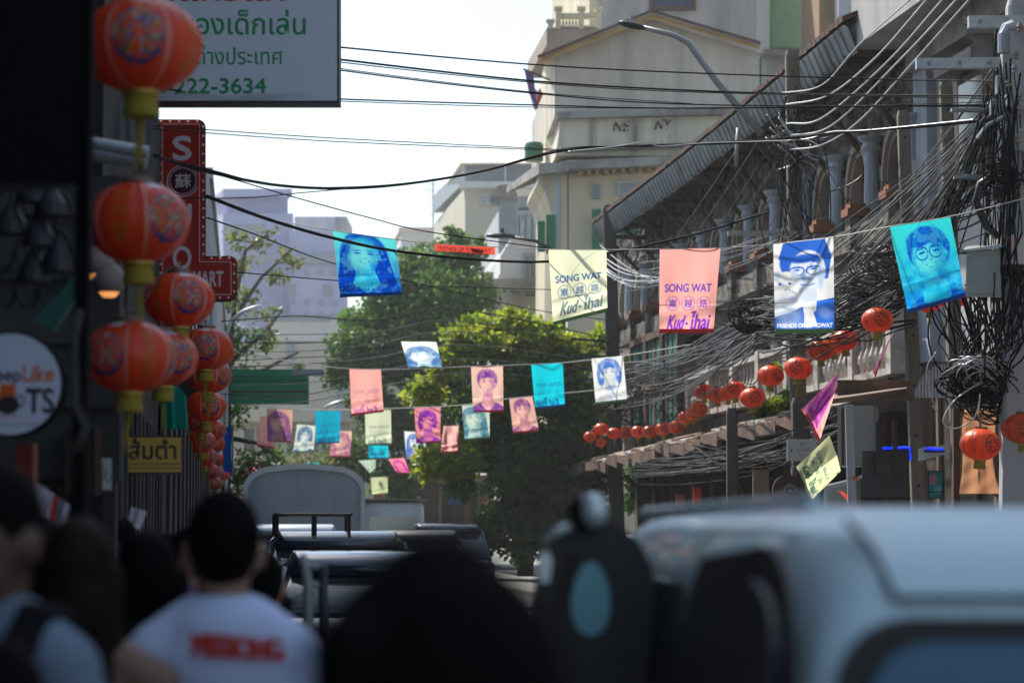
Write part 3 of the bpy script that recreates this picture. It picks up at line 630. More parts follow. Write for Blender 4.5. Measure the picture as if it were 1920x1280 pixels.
mb = MB(); mb.tube([at(170, 268, 11.5), at(278, 286, 11.5)], .03, 8); mb.build('awning_roller', 'steel', L1); mb = MB(); mb.tube([at(165, 290, 11.6), at(275, 305, 11.6)], .03, 8); mb.build('awning_roller', 'greymetal', L1)
mb = MB(); pbox(mb, -60, 330, 225, 900, 11.95, (0, .04, 0)); mb.build('side_wall_panel', 'shutter', L1)
for k in range(9):
    mb = MB(); pbox(mb, -40 + k * 29, 905, -16 + k * 29, 1290, 11.93, (0, .05, 0)); mb.build('shop_board', ['leftgrey', 'woodbrown', 'shutter', 'leftwall'][k % 4], L1)
for k in range(4):
    mb = MB(); pbox(mb, -40, 400 + k * 120, 220, 404 + k * 120, 11.9, (0, .04, 0)); mb.build('wall_pipe', 'leftgrey', L1)
mb = MB(); mb.prism([at(60, 600, 10.2), at(120, 540, 10.2), at(150, 500, 10.2), at(160, 530, 10.2), at(100, 620, 10.2)], (0, .05, 0)); mb.build('teal_board', 'teal', L1)
mb = MB(); pbox(mb, 30, 830, 62, 1100, 10.1, (0, .1, 0)); mb.build('red_pillar', 'rededge', L1)
# iron scroll grille
for k in range(9):
    c = at(18 + (k % 3) * 42, 400 + (k // 3) * 75, 10.3); b = MB()
    pts = [c + Vector((math.cos(a) * .085 * (1 - a / 9), -.03, math.sin(a) * .12 * (1 - a / 9))) for a in np.linspace(0, 6.8, 22)]; b.tube(pts, .009, 5); b.build('iron_scroll', 'darkmetal', L1)
# ------------------------------------------------------------------ behind the camera: street goes on
t = thing('rear_shophouses', 'shophouses on the right side of the street beside and behind the viewer', 'building', (10, 0, 0))
mb = MB(); mb.hexa([(rx(0), 0, 0), (rx(0) + 7, 0, 0), (rx(11) + 7, 11, 0), (rx(11), 11, 0), (rx(0), 0, 6), (rx(0) + 7, 0, 6), (rx(11) + 7, 11, 6), (rx(11), 11, 6)]); mb.build('wall', 'pale', t)
# ------------------------------------------------------------------ trees
def leafcloud(name, blobs, n_per, size, cols, parent, spread=.28, droop=.3):
    """crown of many leaf faces gathered in clumps spread over the blobs; blobs = (px, py, Y, radius px)"""
    V = []; C = []
    for (px, py, Y, rp, cidx) in blobs:
        c = at(px, py, Y); R = rp / F * Y; ncl = max(6, int(n_per * (rp / 60) ** 2))
        for _ in range(ncl):
            d = rng.normal(size=3); d /= np.linalg.norm(d); rr = R * (rng.random() ** .38) * (1 + .25 * rng.normal() * .5)
            cc = np.array(c) + d * rr * np.array([1, 1, .85])
            tone = rng.random(); base = np.array(cols[cidx][0]) * (1 - tone) + np.array(cols[cidx][1]) * tone
            k = rng.integers(10, 22); P = cc + rng.normal(size=(k, 3)) * R * spread * np.array([.55, .55, .32]) * (60 / max(rp, 30)) ** .5
            A = rng.normal(size=(k, 3)); A[:, 2] -= droop; A /= np.linalg.norm(A, axis=1)[:, None]
            B = np.cross(A, rng.normal(size=(k, 3))); B /= np.linalg.norm(B, axis=1)[:, None]
            L = size * (.6 + .8 * rng.random((k, 1))); w = L * .32
            V.append(np.stack([P, P + A * L * .45 + B * w, P + A * L, P + A * L * .45 - B * w], 1).reshape(-1, 3))
            C.append(np.repeat(base * (.8 + .4 * rng.random((k, 1))), 4, 0))
    V = np.concatenate(V); C = np.concatenate(C); n = len(V) // 4
    off = np.array(loc_of(parent)); me = bpy.data.meshes.new(name)
    me.vertices.add(len(V)); me.vertices.foreach_set('co', (V - off).astype(np.float32).ravel())
    me.loops.add(len(V)); me.loops.foreach_set('vertex_index', np.arange(len(V), dtype=np.int32))
    me.polygons.add(n); me.polygons.foreach_set('loop_start', np.arange(0, len(V), 4, dtype=np.int32)); me.polygons.foreach_set('loop_total', np.full(n, 4, dtype=np.int32))
    me.update(); me.validate(); me.materials.append(M['leaf'])
    ca = me.color_attributes.new('Col', 'FLOAT_COLOR', 'POINT'); ca.data.foreach_set('color', np.concatenate([C, np.ones((len(C), 1))], 1).astype(np.float32).ravel())
    o = bpy.data.objects.new(name, me); COL.objects.link(o); o.parent = parent; return o
G1 = ((.06, .14, .025), (.14, .24, .04)); G2 = ((.18, .30, .02), (.46, .48, .04)); G3 = ((.045, .10, .02), (.10, .18, .03)); G4 = ((.12, .17, .05), (.2, .2, .05)); PAL = [G1, G2, G3, G4]  # G2 has the sunlit brightness put into its yellow-green; G3 is darker
def limb(t, trunk, limbs, r0):
    mb = MB(); pts = [at(*p) for p in trunk]; n = len(pts); mb.tube(pts, [r0 * (1 - .6 * i / (n - 1)) for i in range(n)], 9); mb.build('trunk', 'bark', t, smooth=True)
    for l in limbs:
        mb = MB(); pts = [at(*p) for p in l]; n = len(pts); mb.tube(pts, [r0 * .5 * (1 - .8 * i / (n - 1)) + .012 for i in range(n)], 6); mb.build('limb', 'bark', t, smooth=True)
t = thing('street_tree', 'tall dark green tree filling the middle of the street end', 'tree', (at(815, 1000, 84).x, 84, 0))
limb(t, [(800, 1030, 84), (805, 900, 84), (800, 760, 84), (795, 600, 84)], [[(803, 850, 84), (870, 700, 84), (890, 520, 84)], [(800, 780, 84), (730, 650, 84), (680, 600, 84)], [(797, 650, 84), (830, 500, 84), (850, 440, 84)], [(797, 700, 84), (740, 560, 84)]], .3)
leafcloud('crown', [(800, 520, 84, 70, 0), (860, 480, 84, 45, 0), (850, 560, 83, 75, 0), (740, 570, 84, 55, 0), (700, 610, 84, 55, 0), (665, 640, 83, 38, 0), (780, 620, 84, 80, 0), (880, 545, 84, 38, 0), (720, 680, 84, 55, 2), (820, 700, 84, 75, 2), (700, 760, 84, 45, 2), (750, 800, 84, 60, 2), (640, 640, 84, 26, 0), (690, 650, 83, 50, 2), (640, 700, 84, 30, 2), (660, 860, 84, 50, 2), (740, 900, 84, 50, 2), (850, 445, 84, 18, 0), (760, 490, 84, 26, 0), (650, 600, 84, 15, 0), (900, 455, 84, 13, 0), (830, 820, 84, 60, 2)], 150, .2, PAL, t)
t = thing('street_tree', 'leafy tree with yellow-green sunlit top and dark skirt left of the dark utility pole', 'tree', (at(1000, 1000, 56).x, 56, 0))
limb(t, [(985, 1080, 56), (985, 950, 56), (975, 850, 56), (960, 700, 56)], [[(980, 900, 56), (1040, 780, 56), (1090, 700, 56)], [(975, 850, 56), (890, 740, 56), (800, 700, 56)], [(970, 800, 56), (930, 640, 56)], [(980, 880, 56), (870, 880, 56), (800, 860, 56)]], .2)
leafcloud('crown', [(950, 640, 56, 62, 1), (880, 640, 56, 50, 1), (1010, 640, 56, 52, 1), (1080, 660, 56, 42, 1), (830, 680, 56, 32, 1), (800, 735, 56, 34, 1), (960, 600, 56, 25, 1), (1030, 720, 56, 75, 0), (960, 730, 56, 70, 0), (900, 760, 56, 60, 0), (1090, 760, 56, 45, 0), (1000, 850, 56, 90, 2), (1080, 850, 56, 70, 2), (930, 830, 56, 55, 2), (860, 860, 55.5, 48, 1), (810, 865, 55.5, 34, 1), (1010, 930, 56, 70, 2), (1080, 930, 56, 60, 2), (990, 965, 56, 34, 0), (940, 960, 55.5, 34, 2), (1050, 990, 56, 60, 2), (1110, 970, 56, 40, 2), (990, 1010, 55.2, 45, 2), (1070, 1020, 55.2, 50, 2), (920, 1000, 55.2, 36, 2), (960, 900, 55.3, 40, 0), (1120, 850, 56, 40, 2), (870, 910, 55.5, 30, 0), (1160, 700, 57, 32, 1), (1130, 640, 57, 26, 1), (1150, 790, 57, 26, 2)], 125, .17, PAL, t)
t = thing('street_tree', 'sparse yellowish tree hanging over the left pavement beyond the marquee sign', 'tree', (at(425, 1000, 74).x, 74, 0))
limb(t, [(420, 1030, 74), (425, 850, 74), (428, 700, 74), (440, 560, 74)], [[(428, 720, 74), (500, 690, 74), (560, 660, 74)], [(436, 600, 74), (490, 520, 74), (545, 470, 74)], [(430, 680, 74), (500, 620, 74), (530, 580, 74)], [(425, 820, 74), (480, 830, 74), (540, 870, 74)], [(440, 560, 74), (460, 470, 74), (500, 440, 74)]], .16)
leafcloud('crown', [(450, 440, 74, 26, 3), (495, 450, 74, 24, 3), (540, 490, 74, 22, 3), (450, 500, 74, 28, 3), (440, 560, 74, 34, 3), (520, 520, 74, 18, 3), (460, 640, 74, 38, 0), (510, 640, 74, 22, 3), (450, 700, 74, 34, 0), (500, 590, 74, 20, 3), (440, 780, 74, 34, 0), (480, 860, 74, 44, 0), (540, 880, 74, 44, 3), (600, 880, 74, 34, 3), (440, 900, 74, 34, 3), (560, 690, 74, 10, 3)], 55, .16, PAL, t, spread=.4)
t = thing('balcony_plant', 'bright green plant growing on the lower canopy behind the lanterns', 'plant', at(1450, 780, 40))
limb(t, [(1450, 790, 40), (1455, 740, 40), (1453, 680, 40)], [], .02)
leafcloud('foliage', [(1450, 765, 40, 26, 1), (1480, 745, 40, 20, 0), (1453, 690, 40, 12, 1), (1425, 770, 40, 14, 0), (1500, 760, 40, 16, 2)], 300, .09, PAL, t)
t = thing('street_tree', 'dark small tree at the canopy end behind the first utility pole', 'tree', (at(1210, 1000, 60).x, 60, 0))
limb(t, [(1205, 1030, 60), (1207, 920, 60)], [], .08); leafcloud('crown', [(1200, 900, 60, 30, 2), (1235, 905, 60, 22, 2), (1190, 940, 60, 20, 2)], 200, .15, PAL, t)
# ------------------------------------------------------------------ poles
def pole(label, p_top, p_bot, w, m_='pole', holes=True, name='utility_pole', arms=(), sides=4):
    Y = p_top[2]; top = at(*p_top); b = at(p_bot[0], p_bot[1], Y); d = (b - top); base = top + d * ((top.z) / (top.z - b.z)); base.z = 0
    t = thing(name, label, 'utility pole', base); h = w / 2
    mb = MB()
    if sides == 4:
        k = 1.25; c = h * .25
        ring = lambda p, q: [p + Vector((x * q, y * q, 0)) for x, y in ((-h, -h + c), (-h + c, -h), (h - c, -h), (h, -h + c), (h, h - c), (h - c, h), (-h + c, h), (-h, h - c))]
        r0, r1, r2 = ring(base, k), ring(top - Vector((0, 0, .08)), 1), ring(top, .8)
        mb.add(r0 + r1 + r2, [tuple((j % 8) + 8 * i if False else 0 for j in range(1)) for i in range(0)] + [(i * 8 + j, i * 8 + (j + 1) % 8, (i + 1) * 8 + (j + 1) % 8, (i + 1) * 8 + j) for i in range(2) for j in range(8)] + [tuple(range(16, 24))])
    else: mb.tube([base, top], [h * 1.2, h], 14)
    mb.build('shaft', m_, t)
    if holes:
        n = 9
        for i in range(n):
            p = top + (base - top) * ((.35 + i * .62) / (top.z)); q = MB(); q.lathe((0, 0, 0), [(.019, 0), (.019, .01)], 8)
            q.v = [(p.x + x, p.y - h * (1 + .25 * (top.z - p.z) / top.z) - .004 + z - .004, p.z + y) for x, y, z in q.v]; q.build('bolt_hole', 'blackplastic', t)
    for (ax0, ay0, ax1, ay1, th, am) in arms:
        q = MB(); a, b_ = at(ax0, ay0, Y - w), at(ax1, ay1, Y - w); hh = th / F * Y / 2; v = Vector((0, 0, hh))
        q.prism([a - v, b_ - v, b_ + v, a + v], (0, .1, 0)); ao = q.build('cross_arm', am, t)
        for u in (.15, .5, .85):
            p = a.lerp(b_, u); q = MB(); q.lathe((0, 0, 0), [(.02, 0), (.02, .03)], 8); q.v = [(p.x + x, p.y - .03 + z, p.z + y) for x, y, z in q.v]; q.build('bolt', 'greymetal', ao)
    return t
pole('concrete utility pole with cable knots in front of the eave', (1485, 95, 36), (1500, 950, 36), .2, arms=((1365, 437, 1520, 437, 9, 'boxgrey'),))
pole('tall drilled concrete pole just left of the woman-in-glasses banner', (1693, 208, 30), (1722, 950, 30), .145)
pole('tall drilled concrete pole partly hidden by the woman-in-glasses banner', (1773, 150, 27.5), (1800, 950, 27.5), .14)
P0 = pole('dark weathered pole beside the eave end with many thin crossarms', (1142, 385, 54), (1156, 960, 54), .28, m_='darkpole', holes=False,
     arms=((1060, 668, 1150, 668, 5, 'darkmetal'), (1060, 690, 1150, 690, 5, 'darkmetal'), (1060, 712, 1150, 710, 5, 'darkmetal'), (1070, 635, 1150, 640, 4, 'darkmetal')))
pole('short dark post below the lantern row at the canopy front', (1372, 765, 34), (1374, 955, 34), .15, m_='darkpole', holes=False)
pole('short broad post under the lanterns left of the purple folded banner', (1500, 745, 32), (1505, 955, 32), .22, m_='darkpole', holes=False)
t = thing('sign_post', 'round grey-blue steel post with orange band in front of the beige cabinet', 'post', (at(1600, 900, 25).x, 25, 0))
mb = MB(); p = at(1592, 758, 25); mb.tube([(p.x + .05, 25, 0), p], .045, 14); mb.build('shaft', 'greyblock', t); q = MB(); q.tube([at(1600, 893, 25), at(1600, 899, 25)], .05, 14); q.build('band', 'orange', t)
NP = pole('heavily loaded utility pole at the right edge with steel crossarms and grey boxes', (1906, 0, 24), (1898, 960, 24), .2, m_='greyblock', holes=False,
     arms=((1817, 40, 1960, 40, 22, 'steel'), (1719, 119, 1880, 117, 20, 'steel'), (1785, 205, 1960, 205, 6, 'greymetal'), (1790, 330, 1940, 332, 7, 'greymetal'), (1780, 470, 1930, 476, 7, 'darkmetal')))
for (x0, y0, x1, y1, m_) in ((1880, 60, 1900, 160, 'greyblock'), (1858, 185, 1878, 215, 'greymetal'), (1895, 240, 1925, 282, 'boxgrey'), (1870, 140, 1890, 175, 'greymetal'), (1885, 300, 1905, 350, 'greymetal'), (1862, 345, 1882, 372, 'darkmetal'), (1880, 410, 1906, 440, 'boxgrey')):
    mb = MB(); pbox(mb, x0, y0, x1, y1, 23.7, (0, .12, 0)); o = mb.build('junction_box', m_, NP); q = MB(); pbox(q, x0 + 2, y0 + 2, x1 - 2, y0 + 5, 23.69, (0, .008, 0)); q.build('lid', 'steel', o)
for i in range(14):
    c = at(1868 + rng.random() * 45, 60 + i * 26, 23.6); q = MB(); q.lathe(c, [(.012, 0), (.03, .01), (.03, .03), (.015, .04), (.035, .05), (.02, .09)], 8); q.build('insulator', 'steel' if i % 2 else 'sandcol', NP)
mb = MB(); mb.tube([at(1890, 215, 23.5), at(1850, 235, 23.5), at(1832, 260, 23.5)], .02, 6); mb.build('conduit', 'steel', NP); mb = MB(); mb.tube([at(1900, 48, 23.5), at(1888, 52, 23.5), at(1882, 65, 23.5), at(1882, 100, 23.5)], .06, 10); mb.build('conduit', 'steel', NP)
mb = MB(); mb.tube([at(1862, 330, 23.5), at(1838, 345, 23.5), at(1830, 380, 23.5), at(1850, 425, 23.5), at(1872, 445, 23.5)], .04, 10); mb.build('flexible_conduit', 'blackplastic', NP, smooth=True)
# street lamps
t = thing('street_lamp', 'long curved-arm street lamp reaching from behind the eave over the street', 'street lamp', at(1485, 1000, 35))
t.location.z = 0
mb = MB(); mb.tube([at(1428, 252, 35), at(1345, 155, 35), at(1290, 80, 35), at(1262, 66, 35), at(1205, 52, 35)], [.055, .05, .045, .04, .035], 8); mb.tube([at(1384, 240, 35), at(1380, 312, 35)], .03, 6); mb.build('arm', 'greymetal', t, smooth=True)
mb = MB(); c = at(1185, 48, 35); mb.ell(c, (.22, .1, .05), 14); mb.v = [(x, y, z + (x - c.x) * -.22) for x, y, z in mb.v]; hd = mb.build('lamp_head', 'darkmetal', t, smooth=True); q = MB(); q.lathe(at(1184, 42, 35), [(.03, 0), (.03, .09)], 8); q.build('sensor', 'greymetal', hd)
t = thing('street_lamp', 'dark street lamp in front of the big tree, right of the red narrow banner', 'street lamp', at(1050, 1000, 60)); t.location.z = 0
mb = MB(); mb.tube([at(1056, 1000, 60), at(1056, 520, 60), at(1035, 468, 60), at(1005, 452, 60), at(955, 444, 60)], [.07, .06, .05, .045, .04], 8); mb.build('arm', 'darkmetal', t, smooth=True)
mb = MB(); c = at(938, 442, 60); mb.ell(c, (.38, .14, .07), 14); hd = mb.build('lamp_head', 'darkmetal', t, smooth=True); q = MB(); q.lathe(at(942, 440, 60), [(.05, 0), (.05, .17)], 8); q.build('sensor', 'darkmetal', hd)
for lab, x, y, Y in (('pale far street lamp on the left beside the sparse tree', 455, 586, 66), ('pale small street lamp above the blue text banner', 615, 762, 80)):
    t = thing('street_lamp', lab, 'street lamp', (at(x - 60, 1000, Y).x, Y, 0))
    mb = MB(); mb.tube([(at(x - 30, 900, Y).x, Y, 0), at(x - 30, y + 40, Y), at(x - 20, y + 12, Y), at(x, y, Y)], .05, 7); mb.build('arm', 'greyblock', t); mb = MB(); c = at(x + 12, y - 6, Y); mb.ell(c, (.35, .12, .06), 12); mb.v = [(a, b, z + (a - c.x) * .35) for a, b, z in mb.v]; mb.build('lamp_head', 'truckwhite', t)
# ------------------------------------------------------------------ cables
def cr(pts, n=9):
    P = [Vector(p) for p in pts]; P = [P[0] * 2 - P[1]] + P + [P[-1] * 2 - P[-2]]; out = []
    for i in range(1, len(P) - 2):
        for k in range(n):
            t = k / n; a, b, c, d = P[i - 1:i + 3]
            out.append(.5 * ((2 * b) + (c - a) * t + (2 * a - 5 * b + 4 * c - d) * t * t + (3 * b - a - 3 * c + d) * t ** 3))
    return out + [P[-2]]
def wire(label, pts, r, m_='cable', n=9, name='overhead_cable', cat='cable'):
    mb = MB(); mb.tube(cr([at(*p) for p in pts], n), r, 5); return tag(mb.build(name, m_, smooth=True), label, cat, 'overhead cables')
wire('highest thin cable crossing from the white sign past the gable', [(190, 28, 16), (370, 58, 18), (640, 89, 22), (1010, 122, 26), (1300, 137, 27), (1700, 150, 26), (1910, 152, 24)], .009)
wire('second cable from the top crossing the sign and gable wall', [(190, 45, 16), (370, 75, 18), (640, 112, 22), (1000, 152, 26), (1300, 170, 27), (1600, 178, 26), (1910, 180, 24)], .011)
wire('thin cable running just under the second one from the top', [(190, 50, 16), (370, 79, 18), (640, 117, 22), (1000, 155, 26), (1300, 173, 27), (1910, 186, 24)], .006)
wire('cable crossing the telephone number sign and ending level at right, third from the top', [(190, 60, 16), (380, 86, 18), (640, 132, 22), (1000, 175, 26), (1300, 196, 27), (1910, 200, 24)], .008)
wire('thin twin of the third cable over the sign', [(190, 58, 16), (380, 84, 18), (640, 129, 22), (1000, 173, 26), (1300, 195, 27)], .005)
wire('cable grazing the bottom edge of the white sign', [(190, 160, 16), (340, 170, 18), (640, 186, 22), (1000, 197, 26), (1300, 203, 27), (1910, 196, 24)], .008)
wire('thin cable just below the bottom of the white sign', [(340, 176, 18), (640, 190, 22), (1000, 201, 26), (1400, 203, 27), (1910, 190, 24)], .005)
wire('upper thin cable crossing the open sky to the twisted cable', [(258, 234, 16), (640, 260, 22), (1060, 281, 27)], .005)
wire('lower thin cable crossing the open sky to the twisted cable', [(258, 240, 16), (640, 266, 22), (1060, 283, 27)], .005)
tw = [(290, 292, 16), (390, 322, 18), (520, 347, 20), (640, 353, 22), (760, 345, 24), (900, 322, 26), (1060, 282, 28), (1210, 273, 28), (1400, 267, 28), (1560, 250, 27), (1760, 235, 25), (1925, 218, 24)]
wire('thick black twisted cable sweeping up from the marquee sign to the right edge', tw, .014)
wire('thin strand wound round the thick twisted cable', [(x + 4 * math.sin(i * 2.2), y + 3 * math.cos(i * 2.7) - 1, Y - .03) for i, (x, y, Y) in enumerate(tw)], .007, n=14)
wire('silver strand riding on the right half of the twisted cable', [(1060, 285, 28), (1160, 274, 27.9), (1210, 266, 27.9), (1240, 274, 27.9), (1330, 268, 27.9), (1500, 262, 27.5), (1560, 247, 27), (1640, 243, 26), (1925, 214, 24)], .006, 'silver')
wire('thin slack cable dipping below the twisted cable beside the red sign', [(340, 371, 18), (460, 371, 19), (560, 362, 21), (650, 354, 22)], .005)
wire('thick black cable sagging behind the front banners', [(388, 368, 20), (500, 410, 22), (620, 445, 24), (740, 470, 26), (900, 487, 28), (1030, 490, 30), (1140, 475, 31), (1300, 440, 32), (1440, 398, 34)], .017)
wire('thin cable descending from the marquee sign to the cream banner', [(390, 322, 20), (560, 372, 22), (700, 410, 24), (800, 434, 25), (1000, 462, 26.5), (1060, 470, 27)], .006)
wire('thin cable falling from the marquee sign through the sparse tree', [(388, 408, 24), (480, 440, 28), (620, 492, 34), (800, 535, 40), (1000, 580, 46), (1140, 600, 52)], .009)
wire('level thin cable behind the big tree at the height of the cyan banner hem', [(440, 510, 28), (620, 525, 32), (740, 533, 36), (1000, 542, 44), (1140, 545, 54)], .008)
for i in range(10):
    y0 = 606 + i * 17 + random.uniform(-5, 5); wire(['dark', 'grey'][i % 2] + ' cable number in the stack of level cables over the green sign, ' + ['topmost', 'second from the top', 'third from the top', 'fourth from the top', 'fifth from the top', 'sixth from the top', 'seventh from the top', 'third from the bottom', 'second from the bottom', 'lowest'][i],
        [(415, y0, 48), (560, y0 - 4 + random.uniform(-6, 8), 50), (700, y0 - 2 - i * 3, 52), (860, y0 - 22 - i * 4, 53), (1145, 635 + i * 9, 54)], .013 if i in (0, 5) else .009, 'cable' if i % 2 == 0 else 'greycable')
for o in COL.objects:
    if o.get('label', '').find('cable number in') >= 0: o['label'] = o['label'].replace('cable number in', 'cable in')
ends = [((1465, 175), (1540, 160), (1610, 85), (1712, -5)), ((1470, 197), (1550, 180), (1640, 110), (1742, -5)), ((1475, 232), (1540, 222), (1660, 120), (1772, -5)), ((1480, 255), (1560, 235), (1690, 110), (1798, -5)), ((1480, 281), (1540, 272), (1610, 228), (1710, 120), (1822, -5))]
for i, e in enumerate(ends):
    Ys = np.linspace(35.7, 25, len(e)); wire('pale curved cable rising to the upper right, ' + ['leftmost of five', 'second of five from the left', 'middle one of five', 'second of five from the right', 'rightmost and lowest of five'][i], [(x, y, float(Y)) for (x, y), Y in zip(e, Ys)], .013 if i else .009, 'silver')
for i in range(6):
    wire('straight cable fanning from the eave pole, ' + ['outermost left', 'second from the left', 'third from the left', 'fourth from the left', 'second from the right', 'innermost right'][i], [(1400 + i * 22, 252 + i * 12, 37), (1300 + i * 22, 400 + i * 14, 44), (1195 + i * 18, 545 + i * 14, 52)], .009, 'greycable')
def tangle(label, A_, B_, n, jit, sag, r, m_, Yj=.5, nm='cable_tangle', mid=3, seed=1, cat='cable bundle'):
    R = random.Random(seed); mb = MB()
    for k in range(n):
        a = (A_[0] + R.gauss(0, jit[0]), A_[1] + R.gauss(0, jit[1]), A_[2] + R.uniform(-Yj, Yj)); b = (B_[0] + R.gauss(0, jit[2]), B_[1] + R.gauss(0, jit[3]), B_[2] + R.uniform(-Yj, Yj))
        sg = sag * R.uniform(.3, 1.5); w = R.uniform(-1, 1) * jit[4]; P = []
        for i in range(mid + 2):
            u = i / (mid + 1); P.append((a[0] + (b[0] - a[0]) * u + w * math.sin(math.pi * u) + R.gauss(0, jit[4] * .18), a[1] + (b[1] - a[1]) * u + sg * 4 * u * (1 - u) + R.gauss(0, jit[4] * .18), a[2] + (b[2] - a[2]) * u))
        mb.tube(cr([at(*p) for p in P], 4), r * R.uniform(.7, 1.4), 4)
    return stuff(tag(mb.build(nm, m_, smooth=True), label, cat))
tangle('grey sheaf of cables slanting from the loaded pole down to the left', (1868, 190, 24.2), (1590, 480, 29), 26, (12, 30, 60, 18, 8), 12, .007, 'greycable', seed=2)
tangle('black sheaf of cables slanting beside the drilled pole', (1862, 200, 24), (1760, 440, 24.5), 26, (8, 18, 22, 30, 10), 6, .008, 'cable', seed=3)
tangle('black cables hanging in a curtain below the glasses portrait banner', (1800, 545, 24.3), (1828, 700, 24.3), 46, (38, 12, 26, 14, 26), 14, .009, 'cable', seed=4)
tangle('black cables dropping along the loaded pole at the right edge', (1885, 190, 23.6), (1880, 640, 23.8), 40, (18, 60, 26, 60, 22), 8, .009, 'cable', seed=5)
tangle('thick grey-black mass of cables running along the shophouse front behind the pink banner', (1165, 715, 52), (1440, 610, 36), 34, (14, 22, 20, 22, 14), 16, .012, 'greycable', seed=6, mid=5)
tangle('dense mass of cables between the white portrait banner and the cyan portrait banner', (1430, 610, 36), (1700, 500, 29), 44, (16, 28, 22, 34, 18), 22, .011, 'greycable', seed=7, mid=5)
tangle('dark cables beneath the grey mass at banner height', (1440, 590, 35), (1700, 560, 29), 26, (16, 34, 20, 30, 22), 26, .012, 'cable', seed=8, mid=5)
tangle('cables hanging from the drilled pole down to the lower lanterns', (1420, 640, 36), (1190, 745, 52), 16, (20, 12, 18, 22, 14), 26, .011, 'greycable', seed=9)
tangle('dark cable bundle running down the eave pole', (1490, 200, 35.8), (1495, 440, 35.8), 22, (14, 18, 20, 40, 34), 4, .010, 'cable', seed=10)
tangle('pale cable ends knotted round the eave pole', (1450, 250, 35.7), (1530, 285, 35.7), 10, (10, 28, 14, 22, 12), 14, .010, 'silver', seed=11)
tangle('large open cable loops right of the eave pole', (1530, 280, 35.6), (1490, 400, 35.6), 6, (10, 14, 30, 18, 6), 0, .009, 'greycable', seed=12)
tangle('sloping bundle below the drilled poles toward the eave pole', (1500, 430, 35.6), (1180, 520, 45), 10, (10, 12, 20, 20, 10), 14, .010, 'greycable', seed=13)
tangle('thin cables under the canopy between the short posts', (1190, 880, 46), (1560, 800, 31), 20, (10, 12, 20, 20, 12), 18, .008, 'greycable', seed=14, mid=5)
tangle('dark cables strung across the shopfronts to the brown round sign', (1300, 850, 38), (1500, 840, 31.5), 14, (14, 16, 12, 22, 16), 16, .009, 'cable', seed=15)
tangle('cables hanging in front of the teal windows', (1130, 490, 53), (1250, 520, 45), 7, (4, 14, 14, 12, 4), 24, .010, 'silver', seed=16)
tangle('bundle crossing the corner building wall behind the loaded pole', (1885, 300, 24.5), (1700, 450, 29), 22, (10, 50, 16, 20, 10), 16, .009, 'cable', seed=17)
tangle('cable bundle along the right edge below the electrical cabinet', (1925, 560, 23.5), (1860, 690, 24), 22, (8, 40, 30, 26, 26), 26, .009, 'cable', seed=18)
# nest of coiled cables
def nest(label, cx, cy, Y, n, R0, m_, seed, r=.008):
    R = random.Random(seed); mb = MB()
    for k in range(n):
        rx_, ry_ = R.uniform(.25, 1) * R0, R.uniform(.15, .5) * R0; a0 = R.uniform(0, 6.3); rot = R.uniform(-.7, .7); ox, oy = R.gauss(0, R0 * .3), R.gauss(0, R0 * .2); ln = R.uniform(2.5, 6.5); pts = []
        for i in range(12):
            a = a0 + ln * i / 11; x = rx_ * math.cos(a); y = ry_ * math.sin(a); pts.append(at(cx + ox + x * math.cos(rot) - y * math.sin(rot), cy + oy + x * math.sin(rot) + y * math.cos(rot), Y + R.uniform(-.02, .02) + .15 * math.sin(a)))
        mb.tube(cr(pts, 3), r * R.uniform(.6, 1.4), 4)
    return stuff(tag(mb.build('cable_nest', m_, smooth=True), label, 'cable nest'))
nest('black nest of coiled cables above the peach cloth', 1838, 712, 23.9, 70, 60, 'cable', 21, .009)
nest('shiny silver coils tied in the middle of the cable nest', 1832, 695, 23.75, 26, 50, 'silver', 22, .006)
nest('black coils low in the nest behind the lone lantern cord', 1860, 760, 24.1, 26, 50, 'cable', 23, .009)
nest('grey knot of cable slack on the eave pole', 1490, 270, 35.7, 26, 45, 'greycable', 24, .010)
nest('coils tied between the banners at the drilled pole', 1660, 500, 29, 34, 60, 'greycable', 25, .009)
nest('dark coils bundled left of the white portrait banner', 1420, 590, 36, 30, 55, 'cable', 26, .011)
nest('cable coils hanging on the far dark pole', 1170, 760, 53, 22, 45, 'greycable', 27, .014)
nest('messy cable slack beside the balcony', 1600, 560, 31, 24, 60, 'greycable', 28, .009)
nest('dark cable slack by the crossarms at the right edge', 1880, 330, 23.6, 30, 40, 'cable', 29, .008)
nest('dark cable slack on the loaded pole at banner height', 1885, 520, 23.8, 24, 50, 'cable', 30, .009)
wire('large hanging loop of cable left of the peach cloth', [(1840, 715, 23.7), (1790, 750, 23.7), (1768, 790, 23.7), (1790, 803, 23.7), (1825, 785, 23.7), (1838, 745, 23.7)], .007, 'silver')
wire('black cable end bent like a hook in front of the corrugated hood', [(1755, 660, 23.7), (1738, 690, 23.7), (1745, 740, 23.7), (1758, 772, 23.7), (1748, 760, 23.7)], .006, 'silver')
wire('grey cable hooping out from the eave pole', [(1520, 280, 35.5), (1590, 290, 35.5), (1618, 320, 35.5), (1595, 345, 35.5), (1530, 368, 35.5)], .012, 'greycable')
